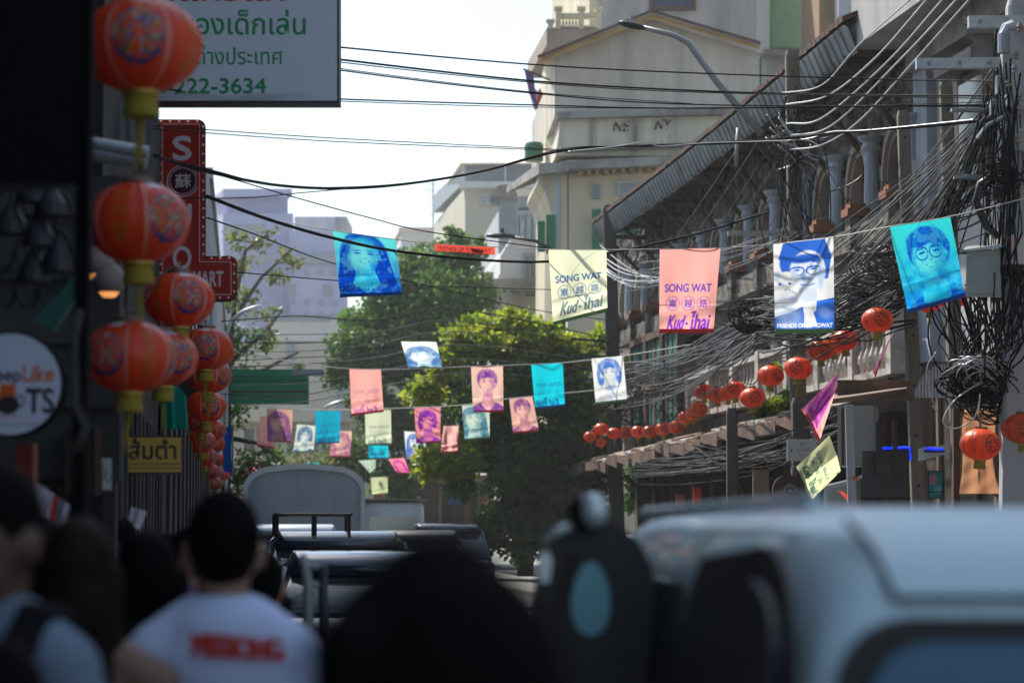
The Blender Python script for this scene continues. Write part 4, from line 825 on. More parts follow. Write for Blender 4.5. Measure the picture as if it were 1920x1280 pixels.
# ------------------------------------------------------------------ banners
def banner(label, q, Y, cv, group, hem=(.4, .03, .03), rip=.018, fold=0.0, dY=(0, 0, 0, 0), Hm=None, seed=0, hemh=.05):
    P = [at(q[i][0], q[i][1], Y + dY[i]) for i in range(4)]            # tl, tr, br, bl
    R = random.Random(seed); ph = R.uniform(0, 6)
    nrm = (P[1] - P[0]).cross(P[3] - P[0]).normalized()
    def fn(u, v):
        p = (P[0] * (1 - u) + P[1] * u) * (1 - v) + (P[3] * (1 - u) + P[2] * u) * v
        d = rip * (math.sin(u * 7 + v * 2 + ph) * (.3 + .7 * v) + .6 * math.sin(u * 17 - v * 5 + ph * 2) * v + .4 * math.sin(v * 23 + u * 3 + ph) * (v > .7)) + fold * abs(u - .5 + .15 * (v - .5))
        return p + nrm * d
    h = hemh
    cv.rect(0, 0, 1, .012, tuple(np.array(cv.a[2, 2]) * .75))
    root = cv.surf(fn).build('banner', 'bannerprint', smooth=True); off = root.location
    tag(root, label, 'banner', group)
    mb = MB(); n = 16
    for i in range(n + 1):
        pass
    pts = [fn(i / n, 1.0) for i in range(n + 1)]; dn = (P[3] - P[0]).normalized() * ((P[3] - P[0]).length * h)
    vs = []
    for p in pts: vs += [p + nrm * .012, p + dn + nrm * .012, p + dn - nrm * .012, p - nrm * .012]
    fs = [(i * 4 + j, i * 4 + (j + 1) % 4, (i + 1) * 4 + (j + 1) % 4, (i + 1) * 4 + j) for i in range(n) for j in range(4)] + [(3, 2, 1, 0), tuple(range(n * 4, n * 4 + 4))]
    mb.add(vs, fs); mb.build('hem', mat('hem_cloth_' + str(len(bpy.data.materials)), hem, rough=.7, trans=.3), root)
    return root
PINK = (.93, .42, .37); CREAM = (.80, .82, .58); CYAN = (.0, .42, .62); TEALC = (.06, .60, .62); WHITE = (.78, .80, .80); PEACH = (.82, .45, .33)
HR = dict(r=(.62, .05, .04), g=(.20, .35, .13), b=(.0, .10, .38))
def words(w, h, bgc, ink, ink2, mirror=False, big=True, top=.38):
    c = Cv(w, h, bgc)
    c.text('SONG WAT', .10, top, .90, top + .10, ink, mirror=mirror, bold=2 if big else 1)
    for i, ch in enumerate('嵩越路'):
        k = i if not mirror else 2 - i; cx = .24 + k * .27; cy = top + .24
        c.ring(cx, cy, .115, .115 / c.asp, .09, ink, k=.75); c.text(ch, cx - .07, cy - .07 / c.asp, cx + .07, cy + .07 / c.asp, ink, mirror=mirror, bold=1 if big else 0)
    a, b = (.14, .52) if not mirror else (.48, .86)
    y = top + .39
    c.text('Kud', a, y, a + .34, y + .17, ink2, mirror=mirror, bold=3 if big else 2, shear=.22)
    c.el(.50, y + .10, .025, .02, ink2)
    a2, b2 = (.545, .93) if not mirror else (.07, .455)
    c.text('ไhai', a2, y - .05, b2, y + .17, ink2, mirror=mirror, bold=3 if big else 2, shear=.12)
    return c
def portrait(w, h, bgc, dark, mid, light, cx=.5, cy=.4, s=1.0, hair='long', glasses=False, shirt=None, tilt=0, hem=None, grad=None, fringe=True, caption=None, capc=None, smile=True):
    c = Cv(w, h, bgc); sh = shirt or dark; A = c.asp
    if grad: c.a = c.a * (1 - c.Y[..., None] ** 1.3) + np.array(grad) * c.Y[..., None] ** 1.3
    s *= 1.27; cy = cy + .03; W_ = lambda q: q * s
    if hair == 'long':
        c.el(cx, cy + .03, W_(.31), W_(.36 / A * 1.0), dark, tilt, .1); c.poly([(cx - W_(.31), cy), (cx + W_(.31), cy), (cx + W_(.40), cy + W_(.46)), (cx - W_(.38), cy + W_(.46))], dark)
    c.el(cx, cy + W_(.62), W_(.52), W_(.30), sh, 0, .08); c.rect(0, cy + W_(.62), 1, 1, sh) if s > 1.2 else c.poly([(cx - W_(.52), cy + W_(.62)), (cx + W_(.52), cy + W_(.62)), (cx + W_(.56), 1), (cx - W_(.56), 1)], sh)
    c.poly([(cx - W_(.10), cy + W_(.12)), (cx + W_(.10), cy + W_(.12)), (cx + W_(.17), cy + W_(.38)), (cx, cy + W_(.50)), (cx - W_(.17), cy + W_(.38))], mid)
    c.el(cx + W_(.01), cy + W_(.22), W_(.11), W_(.05), dark, 0, .6, k=.5)
    if hair != 'long': c.el(cx, cy - W_(.06), W_(.25), W_(.25 / A * 1.05), dark, tilt, .1)
    c.el(cx, cy, W_(.178), W_(.255 / A), mid, tilt, .08)
    c.el(cx - W_(.05), cy + W_(.01), W_(.13), W_(.18 / A), light, tilt, .7, k=.9)
    if hair == 'bob': c.el(cx - W_(.2), cy + W_(.02), W_(.08), W_(.17), dark, 0, .3); c.el(cx + W_(.2), cy + W_(.02), W_(.07), W_(.15), dark, 0, .3)
    if fringe:
        c.el(cx - W_(.07), cy - W_(.165), W_(.17), W_(.075), dark, -.25, .2); c.el(cx + W_(.09), cy - W_(.16), W_(.13), W_(.07), dark, .35, .2)
    for sg in (-1, 1):
        ex = cx + sg * W_(.082); c.el(ex, cy - W_(.032), W_(.042), W_(.011), dark, tilt + .1 * sg, .5); c.el(ex, cy - W_(.068), W_(.055), W_(.009), dark, tilt + .15 * sg, .5, k=.8)
        c.el(cx + sg * W_(.12), cy + W_(.04), W_(.05), W_(.03), light, 0, .9, k=.6); c.el(cx + sg * W_(.19), cy + W_(.01), W_(.02), W_(.035), mid, 0, .4)
        if glasses: c.ring(ex, cy - W_(.028), W_(.072), W_(.062 / A * 1.2), .14, dark)
    if glasses: c.rect(cx - W_(.015), cy - W_(.035), cx + W_(.015), cy - W_(.028), dark)
    c.el(cx + W_(.012), cy + W_(.035), W_(.022), W_(.010), dark, 0, .7, k=.6); c.el(cx - W_(.005), cy + W_(.005), W_(.014), W_(.035), light, 0, .8)
    if smile: c.ring(cx, cy + W_(.05), W_(.062), W_(.05), .14, dark, half='low', k=.85); c.el(cx, cy + W_(.088), W_(.05), W_(.010), light, 0, .5)
    else: c.el(cx, cy + W_(.085), W_(.05), W_(.007), dark, 0, .5)
    c.el(cx + W_(.13), cy + W_(.05), W_(.05), W_(.12), dark, .2, 1.2, k=.35)
    for k in range(10):
        a = cx + W_(rng.uniform(-.4, .4)); y = cy + W_(rng.uniform(.45, .75)); c.el(a, min(y, .97), .05, .008, mid, rng.uniform(-.5, .5), .9, k=.3)
    nz = np.array([[noise.noise(Vector((i * 7.0 / w, j * 7.0 * A / w * w / h * 1.0, s * 9 + cx * 31))) + .6 * noise.noise(Vector((i * 22.0 / w, j * 26.0 / h, cx * 17))) for i in range(w)] for j in range(h)])
    fg = np.clip(np.abs(c.a - np.array(bgc)).sum(2) * 4, 0, 1)
    c.mix(fg * np.clip(nz * 1.1 - .15, 0, .3), dark); c.mix(fg * np.clip(-nz * 1.1 - .16, 0, .25), light)
    for q in range(14):
        a = rng.uniform(-.2, .2); c.ring(cx + W_(a * .5), cy + W_(.05), W_(.20 + abs(a) * .3), W_(.26 + .15 * rng.random()), .018, mid, half='up', k=.35)
    if caption: c.text(caption, .03, .925, .97, .975, capc, bold=1)
    return c
G_ = 'front row of printed banners on a string'
banner('cyan to deep blue portrait banner of a smiling long-haired woman, leftmost of the front row', [(624, 432), (742, 449), (753, 546), (637, 552)], 26,
       portrait(100, 100, (.10, .62, .60), (.0, .045, .42), (.02, .36, .55), (.14, .60, .62), cx=.46, cy=.34, s=.98, hair='long', grad=(.0, .10, .62), fringe=False, tilt=.1, caption='FRIENDS OF SONGWAT', capc=(.0, .03, .2)), G_, HR['b'], seed=1)
c = Cv(150, 18, (.80, .09, .05)); c.text('FRIENDS OF SONGWAT', .05, .28, .93, .85, (.10, .02, .03), bold=1); c.poly([(.6, .3), (.83, .55), (.78, .95), (.62, .9)], (.08, .01, .02))
banner('narrow red strip banner seen edge-on, lettered FRIENDS OF SONGWAT', [(815, 457), (928, 464), (928, 477), (816, 470)], 27, c, G_, (.7, .07, .04), rip=.004, hemh=.04)
c = words(110, 130, CREAM, (.07, .17, .36), (.16, .23, .27)); c.ring(1.3, .9, 1.1, .95, .012, (.35, .42, .38), k=.5)
banner('cream banner with blue SONG WAT and grey brush lettering over a green hem', [(1028, 467), (1137, 468), (1139, 577), (1037, 603)], 26.5, c, G_, HR['g'], seed=2)
banner('pink banner with violet SONG WAT and brush lettering, in the middle of the front row', [(1237, 467), (1351, 465), (1338, 616), (1236, 617)], 26, words(110, 150, PINK, (.17, .07, .45), (.22, .04, .52), top=.44), G_, HR['r'], seed=3)
# white banner: man with glasses holding a cat
c = Cv(110, 165, (.80, .82, .82)); Bq = (.03, .14, .62); Lq = (.40, .54, .80)
c.el(.52, .24, .42, .25, Bq, 0, .06); c.poly([(.08, .2), (.16, .02), (.45, .0), (.85, .01), (.96, .2), (.9, .45), (.84, .45), (.8, .2)], Bq)
c.el(.56, .36, .30, .24, (.66, .74, .84), 0, .08); c.el(.5, .21, .25, .05, Bq, -.05, .4); c.el(.68, .22, .1, .04, Bq, .4, .4)
c.poly([(.6, .7), (1, .66), (1, 1), (0, 1), (0, .86), (.3, .8)], Bq); c.poly([(.42, .55), (.72, .55), (.7, .8), (.5, .84)], (.6, .68, .8)); c.poly([(.5, .75), (.6, .7), (.72, .96), (.5, .98)], (.82, .84, .84))
for gx in (.38, .66): c.rect(gx - .11, .30, gx + .11, .315, Bq); c.ring(gx, .345, .12, .05, .14, Bq)
c.el(.38, .335, .05, .012, Bq, 0, .5); c.el(.66, .33, .05, .012, Bq, 0, .5); c.el(.50, .42, .04, .05, Lq, 0, .6); c.ring(.56, .48, .12, .03, .2, Bq, half='low'); c.el(.56, .44, .09, .02, Bq, 0, .8, k=.5); c.el(.78, .42, .05, .14, Lq, 0, .8, k=.8)
c.el(.2, .5, .2, .16, (.80, .82, .82), 0, .1); c.el(.07, .38, .05, .05, Lq, 0, .5, k=.7); c.el(.33, .37, .05, .05, Lq, 0, .5, k=.7)
for ex in (.1, .26): c.el(ex, .48, .03, .014, Bq, 0, .4)
c.el(.19, .55, .02, .012, Bq, 0, .5, k=.8); c.el(.2, .66, .22, .1, (.7, .75, .82), 0, .5, k=.8); c.el(.25, .86, .2, .12, Lq, 0, .8, k=.6); c.el(.85, .82, .12, .06, Lq, .4, .8, k=.35); c.el(.32, .66, .07, .03, Bq, 0, .8, k=.4)
c.text('FRIENDS OF SONGWAT', .04, .935, .97, .98, (.8, .83, .83), bold=1)
banner('white banner with blue print of a spectacled man holding a cat', [(1450, 457), (1563, 444), (1564, 616), (1453, 617)], 25.5, c, G_, HR['g'], seed=4)
banner('cyan portrait banner of a smiling woman in round glasses, rightmost of the front row', [(1667, 425), (1781, 406), (1809, 549), (1701, 580)], 23.2,
       portrait(115, 150, (.03, .62, .62), (.0, .07, .48), (.01, .42, .64), (.10, .66, .68), cx=.55, cy=.40, s=1.1, hair='short', glasses=True, grad=(.0, .22, .62), tilt=-.12), G_, HR['b'], seed=5)
wire('thin pale banner string across the street holding the front banners', [(500, 410, 26.5), (624, 432, 26), (742, 449, 26), (815, 457, 26.9), (928, 463, 26.9), (1028, 467, 26.5), (1137, 468, 26.4), (1237, 467, 26), (1351, 465, 26), (1450, 457, 25.5), (1563, 444, 25.5), (1667, 425, 23.2), (1781, 406, 23.1), (1930, 370, 22.8)], .005, 'string', name='banner_string', cat='string')
G2_ = 'second row of banners farther down the street'; G3_ = 'rear banners beyond the second row'
PU = ((.17, .03, .30), (.70, .33, .35), (.86, .52, .44)); 
def pt(bgc, d, m, l, **k): return portrait(60, 82, bgc, d, m, l, **k)
banner('greenish white banner flipped upward over the tree, above the second row', [(752, 640), (818, 641), (829, 687), (766, 688)], 47, pt((.62, .70, .62), (.05, .15, .33), (.4, .5, .55), (.6, .68, .66), cy=.55, s=1.3), G2_, (.14, .32, .14), seed=11, dY=(0, 0, .4, .4))
banner('pink banner with mirrored lettering beside the green sign', [(655, 692), (714, 691), (719, 768), (659, 775)], 47, words(62, 84, PINK, (.55, .25, .3), (.40, .10, .35), True, False, .48), G2_, HR['r'], seed=12)
banner('peach banner with violet portrait of a laughing short-haired person', [(883, 687), (943, 686), (944, 768), (887, 769)], 47, pt((.86, .55, .45), *PU, cx=.5, cy=.36, s=1.0, hair='short'), G2_, HR['r'], seed=13)
banner('bright cyan banner with mirrored lettering in the second row', [(996, 684), (1055, 680), (1059, 757), (1003, 763)], 47, words(62, 84, (.0, .58, .72), (.0, .22, .42), (.0, .14, .40), True, False, .45), G2_, HR['b'], seed=14)
banner('white banner with blue print of a smiling bobbed woman, rightmost of the second row', [(1109, 672), (1168, 667), (1176, 747), (1117, 754)], 46, pt((.80, .81, .80), (.06, .20, .62), (.68, .74, .80), (.80, .82, .80), cx=.52, cy=.36, s=1.1, hair='bob', shirt=(.72, .75, .76)), G2_, HR['g'], seed=15)
banner('peach banner with violet portrait of a man tilted under the cyan text banner', [(955, 748), (998, 743), (1010, 805), (962, 809)], 49, pt((.82, .48, .40), (.22, .05, .24), (.62, .28, .28), (.8, .45, .38), cx=.5, cy=.35, hair='short', s=1.1), G3_, HR['r'], seed=16)
banner('pale green banner with teal portrait half behind the laughing portrait', [(866, 760), (918, 757), (918, 818), (871, 822)], 50, pt((.62, .72, .58), (.07, .25, .33), (.35, .52, .5), (.6, .70, .58), cx=.4, cy=.4, s=1.2), G3_, HR['g'], seed=17)
banner('strong pink banner with violet portrait of a smiling short-haired person', [(776, 765), (826, 762), (826, 826), (780, 828)], 51, pt((.90, .30, .34), (.25, .02, .40), (.6, .15, .4), (.85, .3, .38), cx=.5, cy=.38, s=1.05, hair='bob'), G3_, (.6, .03, .10), seed=18)
banner('pale cream banner with mirrored lettering above a small cyan banner', [(684, 770), (733, 768), (734, 830), (686, 832)], 57, words(56, 78, (.62, .66, .48), (.30, .36, .3), (.2, .28, .26), True, False, .45), G3_, HR['g'], seed=19)
banner('white and blue portrait banner half hidden by the strong pink banner', [(758, 808), (797, 810), (798, 856), (762, 858)], 66, pt((.75, .78, .80), (.07, .18, .55), (.5, .6, .72), (.75, .78, .8), cx=.5, cy=.4, s=1.1), G3_, (.6, .65, .7), seed=20)
banner('crumpled pink banner at the edge of the yellow-green tree', [(832, 798), (860, 798), (858, 844), (826, 846)], 53, pt((.90, .48, .44), (.8, .35, .35), (.88, .45, .42), (.92, .55, .5)), G3_, HR['r'], seed=21, rip=.06)
banner('deep cyan banner with faint mirrored lettering in the rear left', [(591, 770), (638, 770), (637, 827), (592, 829)], 57, words(56, 72, (.0, .33, .50), (.0, .2, .36), (.0, .14, .3), True, False, .42), G3_, HR['b'], seed=22)
banner('brownish peach portrait banner of a person with hand near the face', [(500, 766), (549, 768), (546, 826), (501, 825)], 57, pt((.60, .34, .26), (.20, .07, .20), (.45, .2, .22), (.58, .32, .26), cx=.45, cy=.42, s=1.2, smile=False), G3_, (.55, .12, .09), seed=23)
banner('tilted pink banner sticking out behind the brownish portrait at left', [(488, 780), (510, 781), (516, 838), (482, 832)], 62, words(40, 60, PINK, (.8, .3, .35), (.7, .25, .3), True, False, .45), G3_, HR['r'], seed=24)
banner('small white banner with teal portrait of a person in glasses', [(557, 795), (592, 798), (588, 845), (550, 845)], 62, pt((.66, .70, .62), (.04, .15, .28), (.45, .55, .55), (.66, .72, .66), cx=.5, cy=.38, s=1.1, glasses=True, hair='bob'), G3_, HR['g'], seed=25)
banner('pale peach portrait banner behind the deep cyan banner', [(622, 808), (660, 808), (656, 854), (618, 854)], 62, pt((.80, .50, .42), (.38, .14, .24), (.65, .35, .32), (.8, .5, .42), cx=.5, cy=.4, s=1.2), G3_, HR['r'], seed=26)
banner('small bright cyan banner under the pale cream banner', [(690, 835), (728, 835), (728, 858), (691, 858)], 70, words(44, 30, (.0, .55, .72), (.0, .3, .5), (.0, .2, .5), True, False, .2), G3_, HR['b'], seed=27)
banner('small hot pink banner blown sideways above the white van', [(728, 860), (758, 858), (768, 885), (744, 885)], 72, pt((.90, .28, .34), (.6, .05, .35), (.8, .2, .35), (.9, .3, .36)), G3_, HR['r'], seed=28)
banner('small white-green banner blown sideways above the truck', [(672, 863), (704, 861), (704, 878), (694, 886)], 72, Cv(30, 24, (.45, .60, .48)), G3_, HR['g'], seed=29)
banner('small pale lime banner hanging over the white van', [(695, 895), (727, 893), (727, 924), (697, 926)], 80, Cv(30, 34, (.55, .62, .36)), G3_, HR['g'], seed=30)
for lab, q, cl in (('tiny pink banner left of the truck roof', [(462, 864), (484, 862), (490, 884), (462, 888)], (.85, .25, .34)), ('tiny rosy banner lowest at left of the truck', [(446, 880), (466, 884), (462, 908), (444, 904)], (.62, .25, .28)),
                   ('tiny white banner peeking over the truck roof at its left', [(512, 864), (540, 865), (540, 874), (512, 873)], (.62, .68, .72)), ('tiny teal banner peeking over the truck roof at its middle', [(574, 864), (602, 866), (602, 876), (574, 876)], (.05, .45, .5)),
                   ('tiny red banner peeking over the truck roof at its right', [(612, 864), (640, 864), (640, 876), (614, 876)], (.80, .2, .16))):
    banner(lab, q, 84, Cv(20, 20, cl), G3_, HR['r'], rip=.03)
wire('banner string holding the second row of banners', [(440, 660, 48), (655, 691, 47), (883, 687, 47), (996, 683, 47), (1055, 680, 47), (1168, 667, 46), (1300, 645, 44)], .009, 'string', name='banner_string', cat='string')
wire('banner string holding the rear banners at the middle', [(440, 758, 57), (600, 768, 56), (776, 764, 51), (866, 759, 50), (955, 747, 49), (1130, 730, 48)], .009, 'string', name='banner_string', cat='string')
# blown, folded banners by the right lanterns
G4_ = 'banners blown over beside the shophouse'
c = words(70, 90, (.62, .16, .42), (.45, .04, .32), (.35, .03, .35), True); c.poly([(.6, 0), (1, 0), (1, 1), (.75, 1)], (.90, .40, .36)); c.el(.4, .5, .3, .3, (.34, .03, .36), 0, .6, k=.8)
banner('purple and pink banner blown over and folded, pointing down-left beside the lanterns', [(1575, 697), (1562, 752), (1540, 822), (1507, 764)], 27, c, G4_, (.65, .08, .07), fold=.15, seed=31, rip=.02)
c = words(70, 90, (.70, .74, .42), (.20, .30, .26), (.10, .20, .15))
banner('pale yellow banner blown over into a diamond under the purple one', [(1557, 815), (1578, 882), (1525, 936), (1497, 872)], 26.5, c, G4_, (.5, .55, .3), fold=.15, seed=32, rip=.02)
banner('narrow twisted pink banner near the brown canopy edge', [(1680, 612), (1668, 640), (1644, 704), (1640, 692)], 28, pt((.84, .42, .38), (.3, .05, .32), (.65, .3, .35), (.85, .5, .42)), G4_, HR['r'], fold=.1, seed=33, rip=.02)
banner('limp red banner fallen beside the round sign post', [(1572, 918), (1592, 926), (1622, 962), (1612, 964)], 25.6, Cv(30, 30, (.62, .08, .05)), G4_, HR['r'], fold=.1, seed=34, rip=.02)

# ------------------------------------------------------------------ lanterns (unit radius 1, scaled per lantern)
def lantern_proto(name, rich, ribs, seed):
    nu, nv = 132, 66; R = random.Random(seed); V = []; C = []
    red = np.array((.82, .075, .02)) if rich else np.array((.95, .13, .03)); pal = [np.array(x) for x in ((.05, .08, .28), (.55, .5, .45), (.42, .22, .03), (.08, .22, .10), (.75, .30, .05), (.30, .28, .32))] if rich else [np.array(x) for x in ((.10, .05, .035), (.16, .09, .05), (.55, .06, .02), (.10, .06, .05))]  # plain kind gets a brighter red: sunlight on the right row put into colour
    gly = [Cv(26, 26, (0, 0, 0)) for _ in range(4)]
    for g_, ch in zip(gly, '招財進寶'): g_.text(ch, .08, .08, .92, .92, (1, 1, 1), bold=0)
    for j in range(nv + 1):
        ph = .30 + (math.pi - .60) * j / nv
        for i in range(nu):
            th = 2 * math.pi * i / nu; rr = math.sin(ph) * (1 + ribs[0] * abs(math.cos(th * 8)) + ribs[1] * math.sin(ph * 52)); z = -.80 * math.cos(ph)
            V.append((rr * math.cos(th), rr * math.sin(th), z)); sec = th / (math.pi / 3); k = int(sec); f = (sec - k) - .5; col = red * (1 + .1 * noise.noise(Vector((math.cos(th) * 3, math.sin(th) * 3, z * 3))))
            if k % 2 == 0:
                d = math.hypot(f * 1.05 * math.sin(ph), z / 1.05); 
                if d < .46:
                    q = Vector((f * 5.5 + seed, z * 6, k)); n = noise.noise(q); n2 = noise.noise(q * 1.6 + Vector((9, 3, 1))); n += .5 * noise.noise(q * 3)
                    if n2 > -.02 or .39 < d < .44: col = (pal[0] if rich and .36 < d and z < -.05 else pal[int((n * 1.5 + 2) * 3) % len(pal)]) * (.9 + .2 * n2)
            else:
                v = (z + .56) / 1.12
                if 0 < v < 1 and abs(f) < .17:
                    gi = min(3, int((1 - v) * 4)); vv = (1 - v) * 4 - gi; u = (f + .17) / .34; m = gly[gi].a[min(25, int(vv * 26)), min(25, int(u * 26)), 0]
                    col = col * (1 - m * .85) + (np.array((.42, .24, .02)) if rich else np.array((.25, .06, .02))) * m * .85
            if abs(f) > .475: col = np.array((.72, .45, .38)) if rich else np.array((.5, .10, .05))
            if z > .62 and rich and (k % 2 == 0) and abs(f) < .3: col = np.array((.65, .68, .75))  # white sheen on the top painted into the fabric colour
            C.append(col)
    mb = MB(); mb.v = V; mb.f = [(j * nu + i, j * nu + (i + 1) % nu, (j + 1) * nu + (i + 1) % nu, (j + 1) * nu + i) for j in range(nv) for i in range(nu)]; mb.m = [0] * len(mb.f); mb.c = np.clip(np.array(C), 0, 1)
    t = bpy.data.objects.new(name, None); COL.objects.link(t)
    mb.build('shade', 'lantern', t, smooth=True, local=True)
    b = MB(); b.lathe((0, 0, .76), [(.30, 0), (.32, .02), (.32, .10), (.26, .11)], 20); b.build('top_cap', 'capmetal', t, local=True)
    b = MB(); b.tube([(-.26, 0, .86), (-.2, 0, 1.0), (0, 0, 1.06), (.2, 0, 1.0), (.26, 0, .86)], .02, 5); b.build('handle', 'capmetal', t, local=True)
    b = MB(); b.lathe((0, 0, -.85), [(.24, 0), (.31, .02), (.31, .08), (.28, .09)], 20); b.build('bottom_ring', 'gold', t, local=True)
    b = MB(); b.lathe((0, 0, -1.20), [(.30, 0), (.31, .04), (.27, .34)], 16); b.build('tassel_head', 'tassel', t, local=True)
    b = MB()
    for k in range(7): a = k * .9; b.tube([(.06 * math.cos(a), .06 * math.sin(a), -1.2), (.05 * math.cos(a + .3) + .03, .05 * math.sin(a + .3), -1.55), (.06 * math.cos(a) + .10, .06 * math.sin(a), -1.85 - .12 * (k % 3))], .013, 4)
    stuff(b.build('tassel', 'tassel', t, local=True))
    return t
P_rich = [lantern_proto('paper_lantern', True, (.018, .0), 3), lantern_proto('paper_lantern', True, (.02, .0), 8)]
P_plain = [lantern_proto('paper_lantern', False, (.022, .0), 5), lantern_proto('paper_lantern', False, (.02, .006), 12)]
used = set()
def lantern(px, py, w, D, label, group, kind='rich', rot=0, tilt=0):
    src = (P_rich if kind == 'rich' else P_plain)[hash_(px) % 2]
    if src.name in used: o = copy_tree(src)
    else: used.add(src.name); o = src
    Y = D * F / w
    if group.endswith('right side') and Y > 30: Y = min(Y, 9.88 / ((px - 960) / F + .14)); D = w * Y / F
    if group.endswith('right side') and px < 1160: Y = 52; D = w * Y / F
    r = D / 2; o.location = at(px, py, Y); o.scale = (r, r, r); o.rotation_euler = (tilt, tilt * .6, rot)
    tag(o, label, 'lantern', group); return o
def hash_(x): return (int(x) // 7) % 2
GL = 'red lanterns hung along the left pavement'
f0 = -math.pi / 2 - math.pi / 6      # turns an emblem towards the viewer
left = [(265, 86, 228, .42, 'nearest and largest red lantern, cut by the top edge, with a floral roundel', f0 + .1), (258, 417, 194, .42, 'second nearest red lantern with gold characters facing the street', f0 + .85),
        (244, 669, 172, .37, 'wide red lantern with dragon-like roundel beside the round white cat sign', f0 - .45), (304, 672, 134, .40, 'red lantern tucked right behind the one beside the round sign', f0 + .7),
        (336, 562, 132, .40, 'red lantern with bright roundel just below the marquee sign foot', f0 + .45), (386, 654, 102, .38, 'red lantern with yellow and white roundel under the marquee sign', f0 + .1),
        (406, 662, 66, .38, 'red lantern half hidden behind the one under the marquee sign', f0 + .5), (392, 704, 84, .38, 'red lantern with yellow tassels in the upper part of the hanging cluster', f0 + 1.0),
        (386, 762, 76, .38, 'red lantern left of the blue cloth, in the middle of the cluster', f0 + .4), (378, 790, 58, .36, 'red lantern behind green tassel threads above the yellow sign corner', f0), (398, 806, 52, .36, 'red lantern touching the top of the blue cloth', f0 + 1),
        (378, 828, 54, .36, 'red lantern at the right of the yellow sign', f0 + .6), (402, 832, 40, .36, 'small red lantern at mid height of the blue cloth', f0), (384, 856, 46, .36, 'red lantern just below the yellow sign level', f0 + .9), (408, 862, 32, .36, 'tiny red lantern against the lower blue cloth', f0),
        (394, 884, 38, .36, 'red lantern second from the bottom of the cluster', f0 + .3), (416, 890, 28, .36, 'tiny red lantern low beside the blue cloth', f0), (402, 906, 32, .36, 'lowest red lantern of the left cluster', f0 + .6)]
for i, (x, y, w, D, lab, rt) in enumerate(left): lantern(x, y, w, D, lab, GL, 'rich', rt, random.uniform(-.04, .04))
GR = 'red lanterns strung along the right side'
right = [(1645, 600, 60, 'lone red lantern between the white portrait banner and cyan portrait banner'), (1584, 638, 50, 'red lantern at the lower right corner of the white portrait banner'), (1566, 646, 46, 'red lantern wedged between two others below the white portrait banner'),
         (1539, 657, 50, 'red lantern just under the hem of the white portrait banner'), (1497, 690, 53, 'red lantern above the short broad post'), (1445, 704, 50, 'red lantern in front of the bright balcony plant'), (1411, 745, 48, 'red lantern hanging lowest beside the short dark post'),
         (1379, 730, 40, 'red lantern directly above the short dark post'), (1365, 738, 34, 'red lantern behind the one above the short dark post'), (1344, 740, 38, 'red lantern left of the short dark post'), (1319, 734, 36, 'red lantern at the top of the step in the row'),
         (1310, 767, 36, 'red lantern below the step in the row'), (1300, 777, 30, 'red lantern overlapped below the step'), (1287, 782, 32, 'red lantern under the pink banner, on the rising part of the row'), (1268, 800, 32, 'red lantern where the far row starts to rise'), (1244, 804, 32, 'red lantern seventh from the far end of the row'),
         (1219, 809, 30, 'red lantern sixth from the far end of the row'), (1196, 809, 28, 'red lantern fifth from the far end of the row'), (1172, 811, 28, 'red lantern fourth from the far end of the row'), (1150, 812, 26, 'red lantern third from the far end, beside the dark pole'),
         (1127, 804, 28, 'highest red lantern at the far end of the row'), (1106, 818, 24, 'leftmost red lantern of the far row against the tree'), (1127, 830, 20, 'small red lantern below the far end of the row'), (1838, 833, 76, 'red lantern hanging in front of the peach cloth'),
         (1913, 803, 72, 'red lantern cut by the right edge at the level of the peach cloth'), (1786, 556, 58, 'red lantern mostly hidden behind the glasses banner corner'), (1741, 566, 50, 'red lantern peeking out under the hem of the glasses banner'), (1932, 578, 50, 'sliver of a red lantern at the right edge beside the grey cabinet')]
for i, (x, y, w, lab) in enumerate(right): lantern(x, y, w, .38, lab, GR, 'plain', f0 + [(.15), (-.3), (.5)][i % 3], random.uniform(-.12, .12))
for i in range(14):
    lantern(712 + i * 8.5 + random.uniform(-3, 3), 928 - i * .7 + random.uniform(-7, 6), 17, .38, 'small red lantern in the far heap of lanterns above the white van', 'far lanterns above the white van', 'plain', random.uniform(0, 6))
wire('cord carrying the right lanterns down from the cyan portrait banner', [(1700, 560, 28.5), (1645, 572, 28.7), (1584, 612, 34), (1497, 662, 33), (1445, 678, 34.6), (1411, 720, 36), (1375, 706, 43), (1319, 712, 48), (1287, 764, 54), (1244, 786, 54), (1172, 795, 57), (1100, 796, 52)], .008, 'cable', name='lantern_cord', cat='cord')
wire('cord carrying the left lanterns along the pavement', [(230, -60, 8.3), (262, 320, 9.8), (240, 590, 11.7), (330, 500, 14.8), (386, 606, 18.2), (394, 668, 22.6), (400, 780, 30), (400, 880, 46)], .006, 'cable', name='lantern_cord', cat='cord')
wire('short cord from the cable nest to the lone low lantern', [(1838, 740, 23.0), (1836, 770, 22.8), (1838, 803, 22.7)], .01, 'bracket', name='lantern_cord', cat='cord')
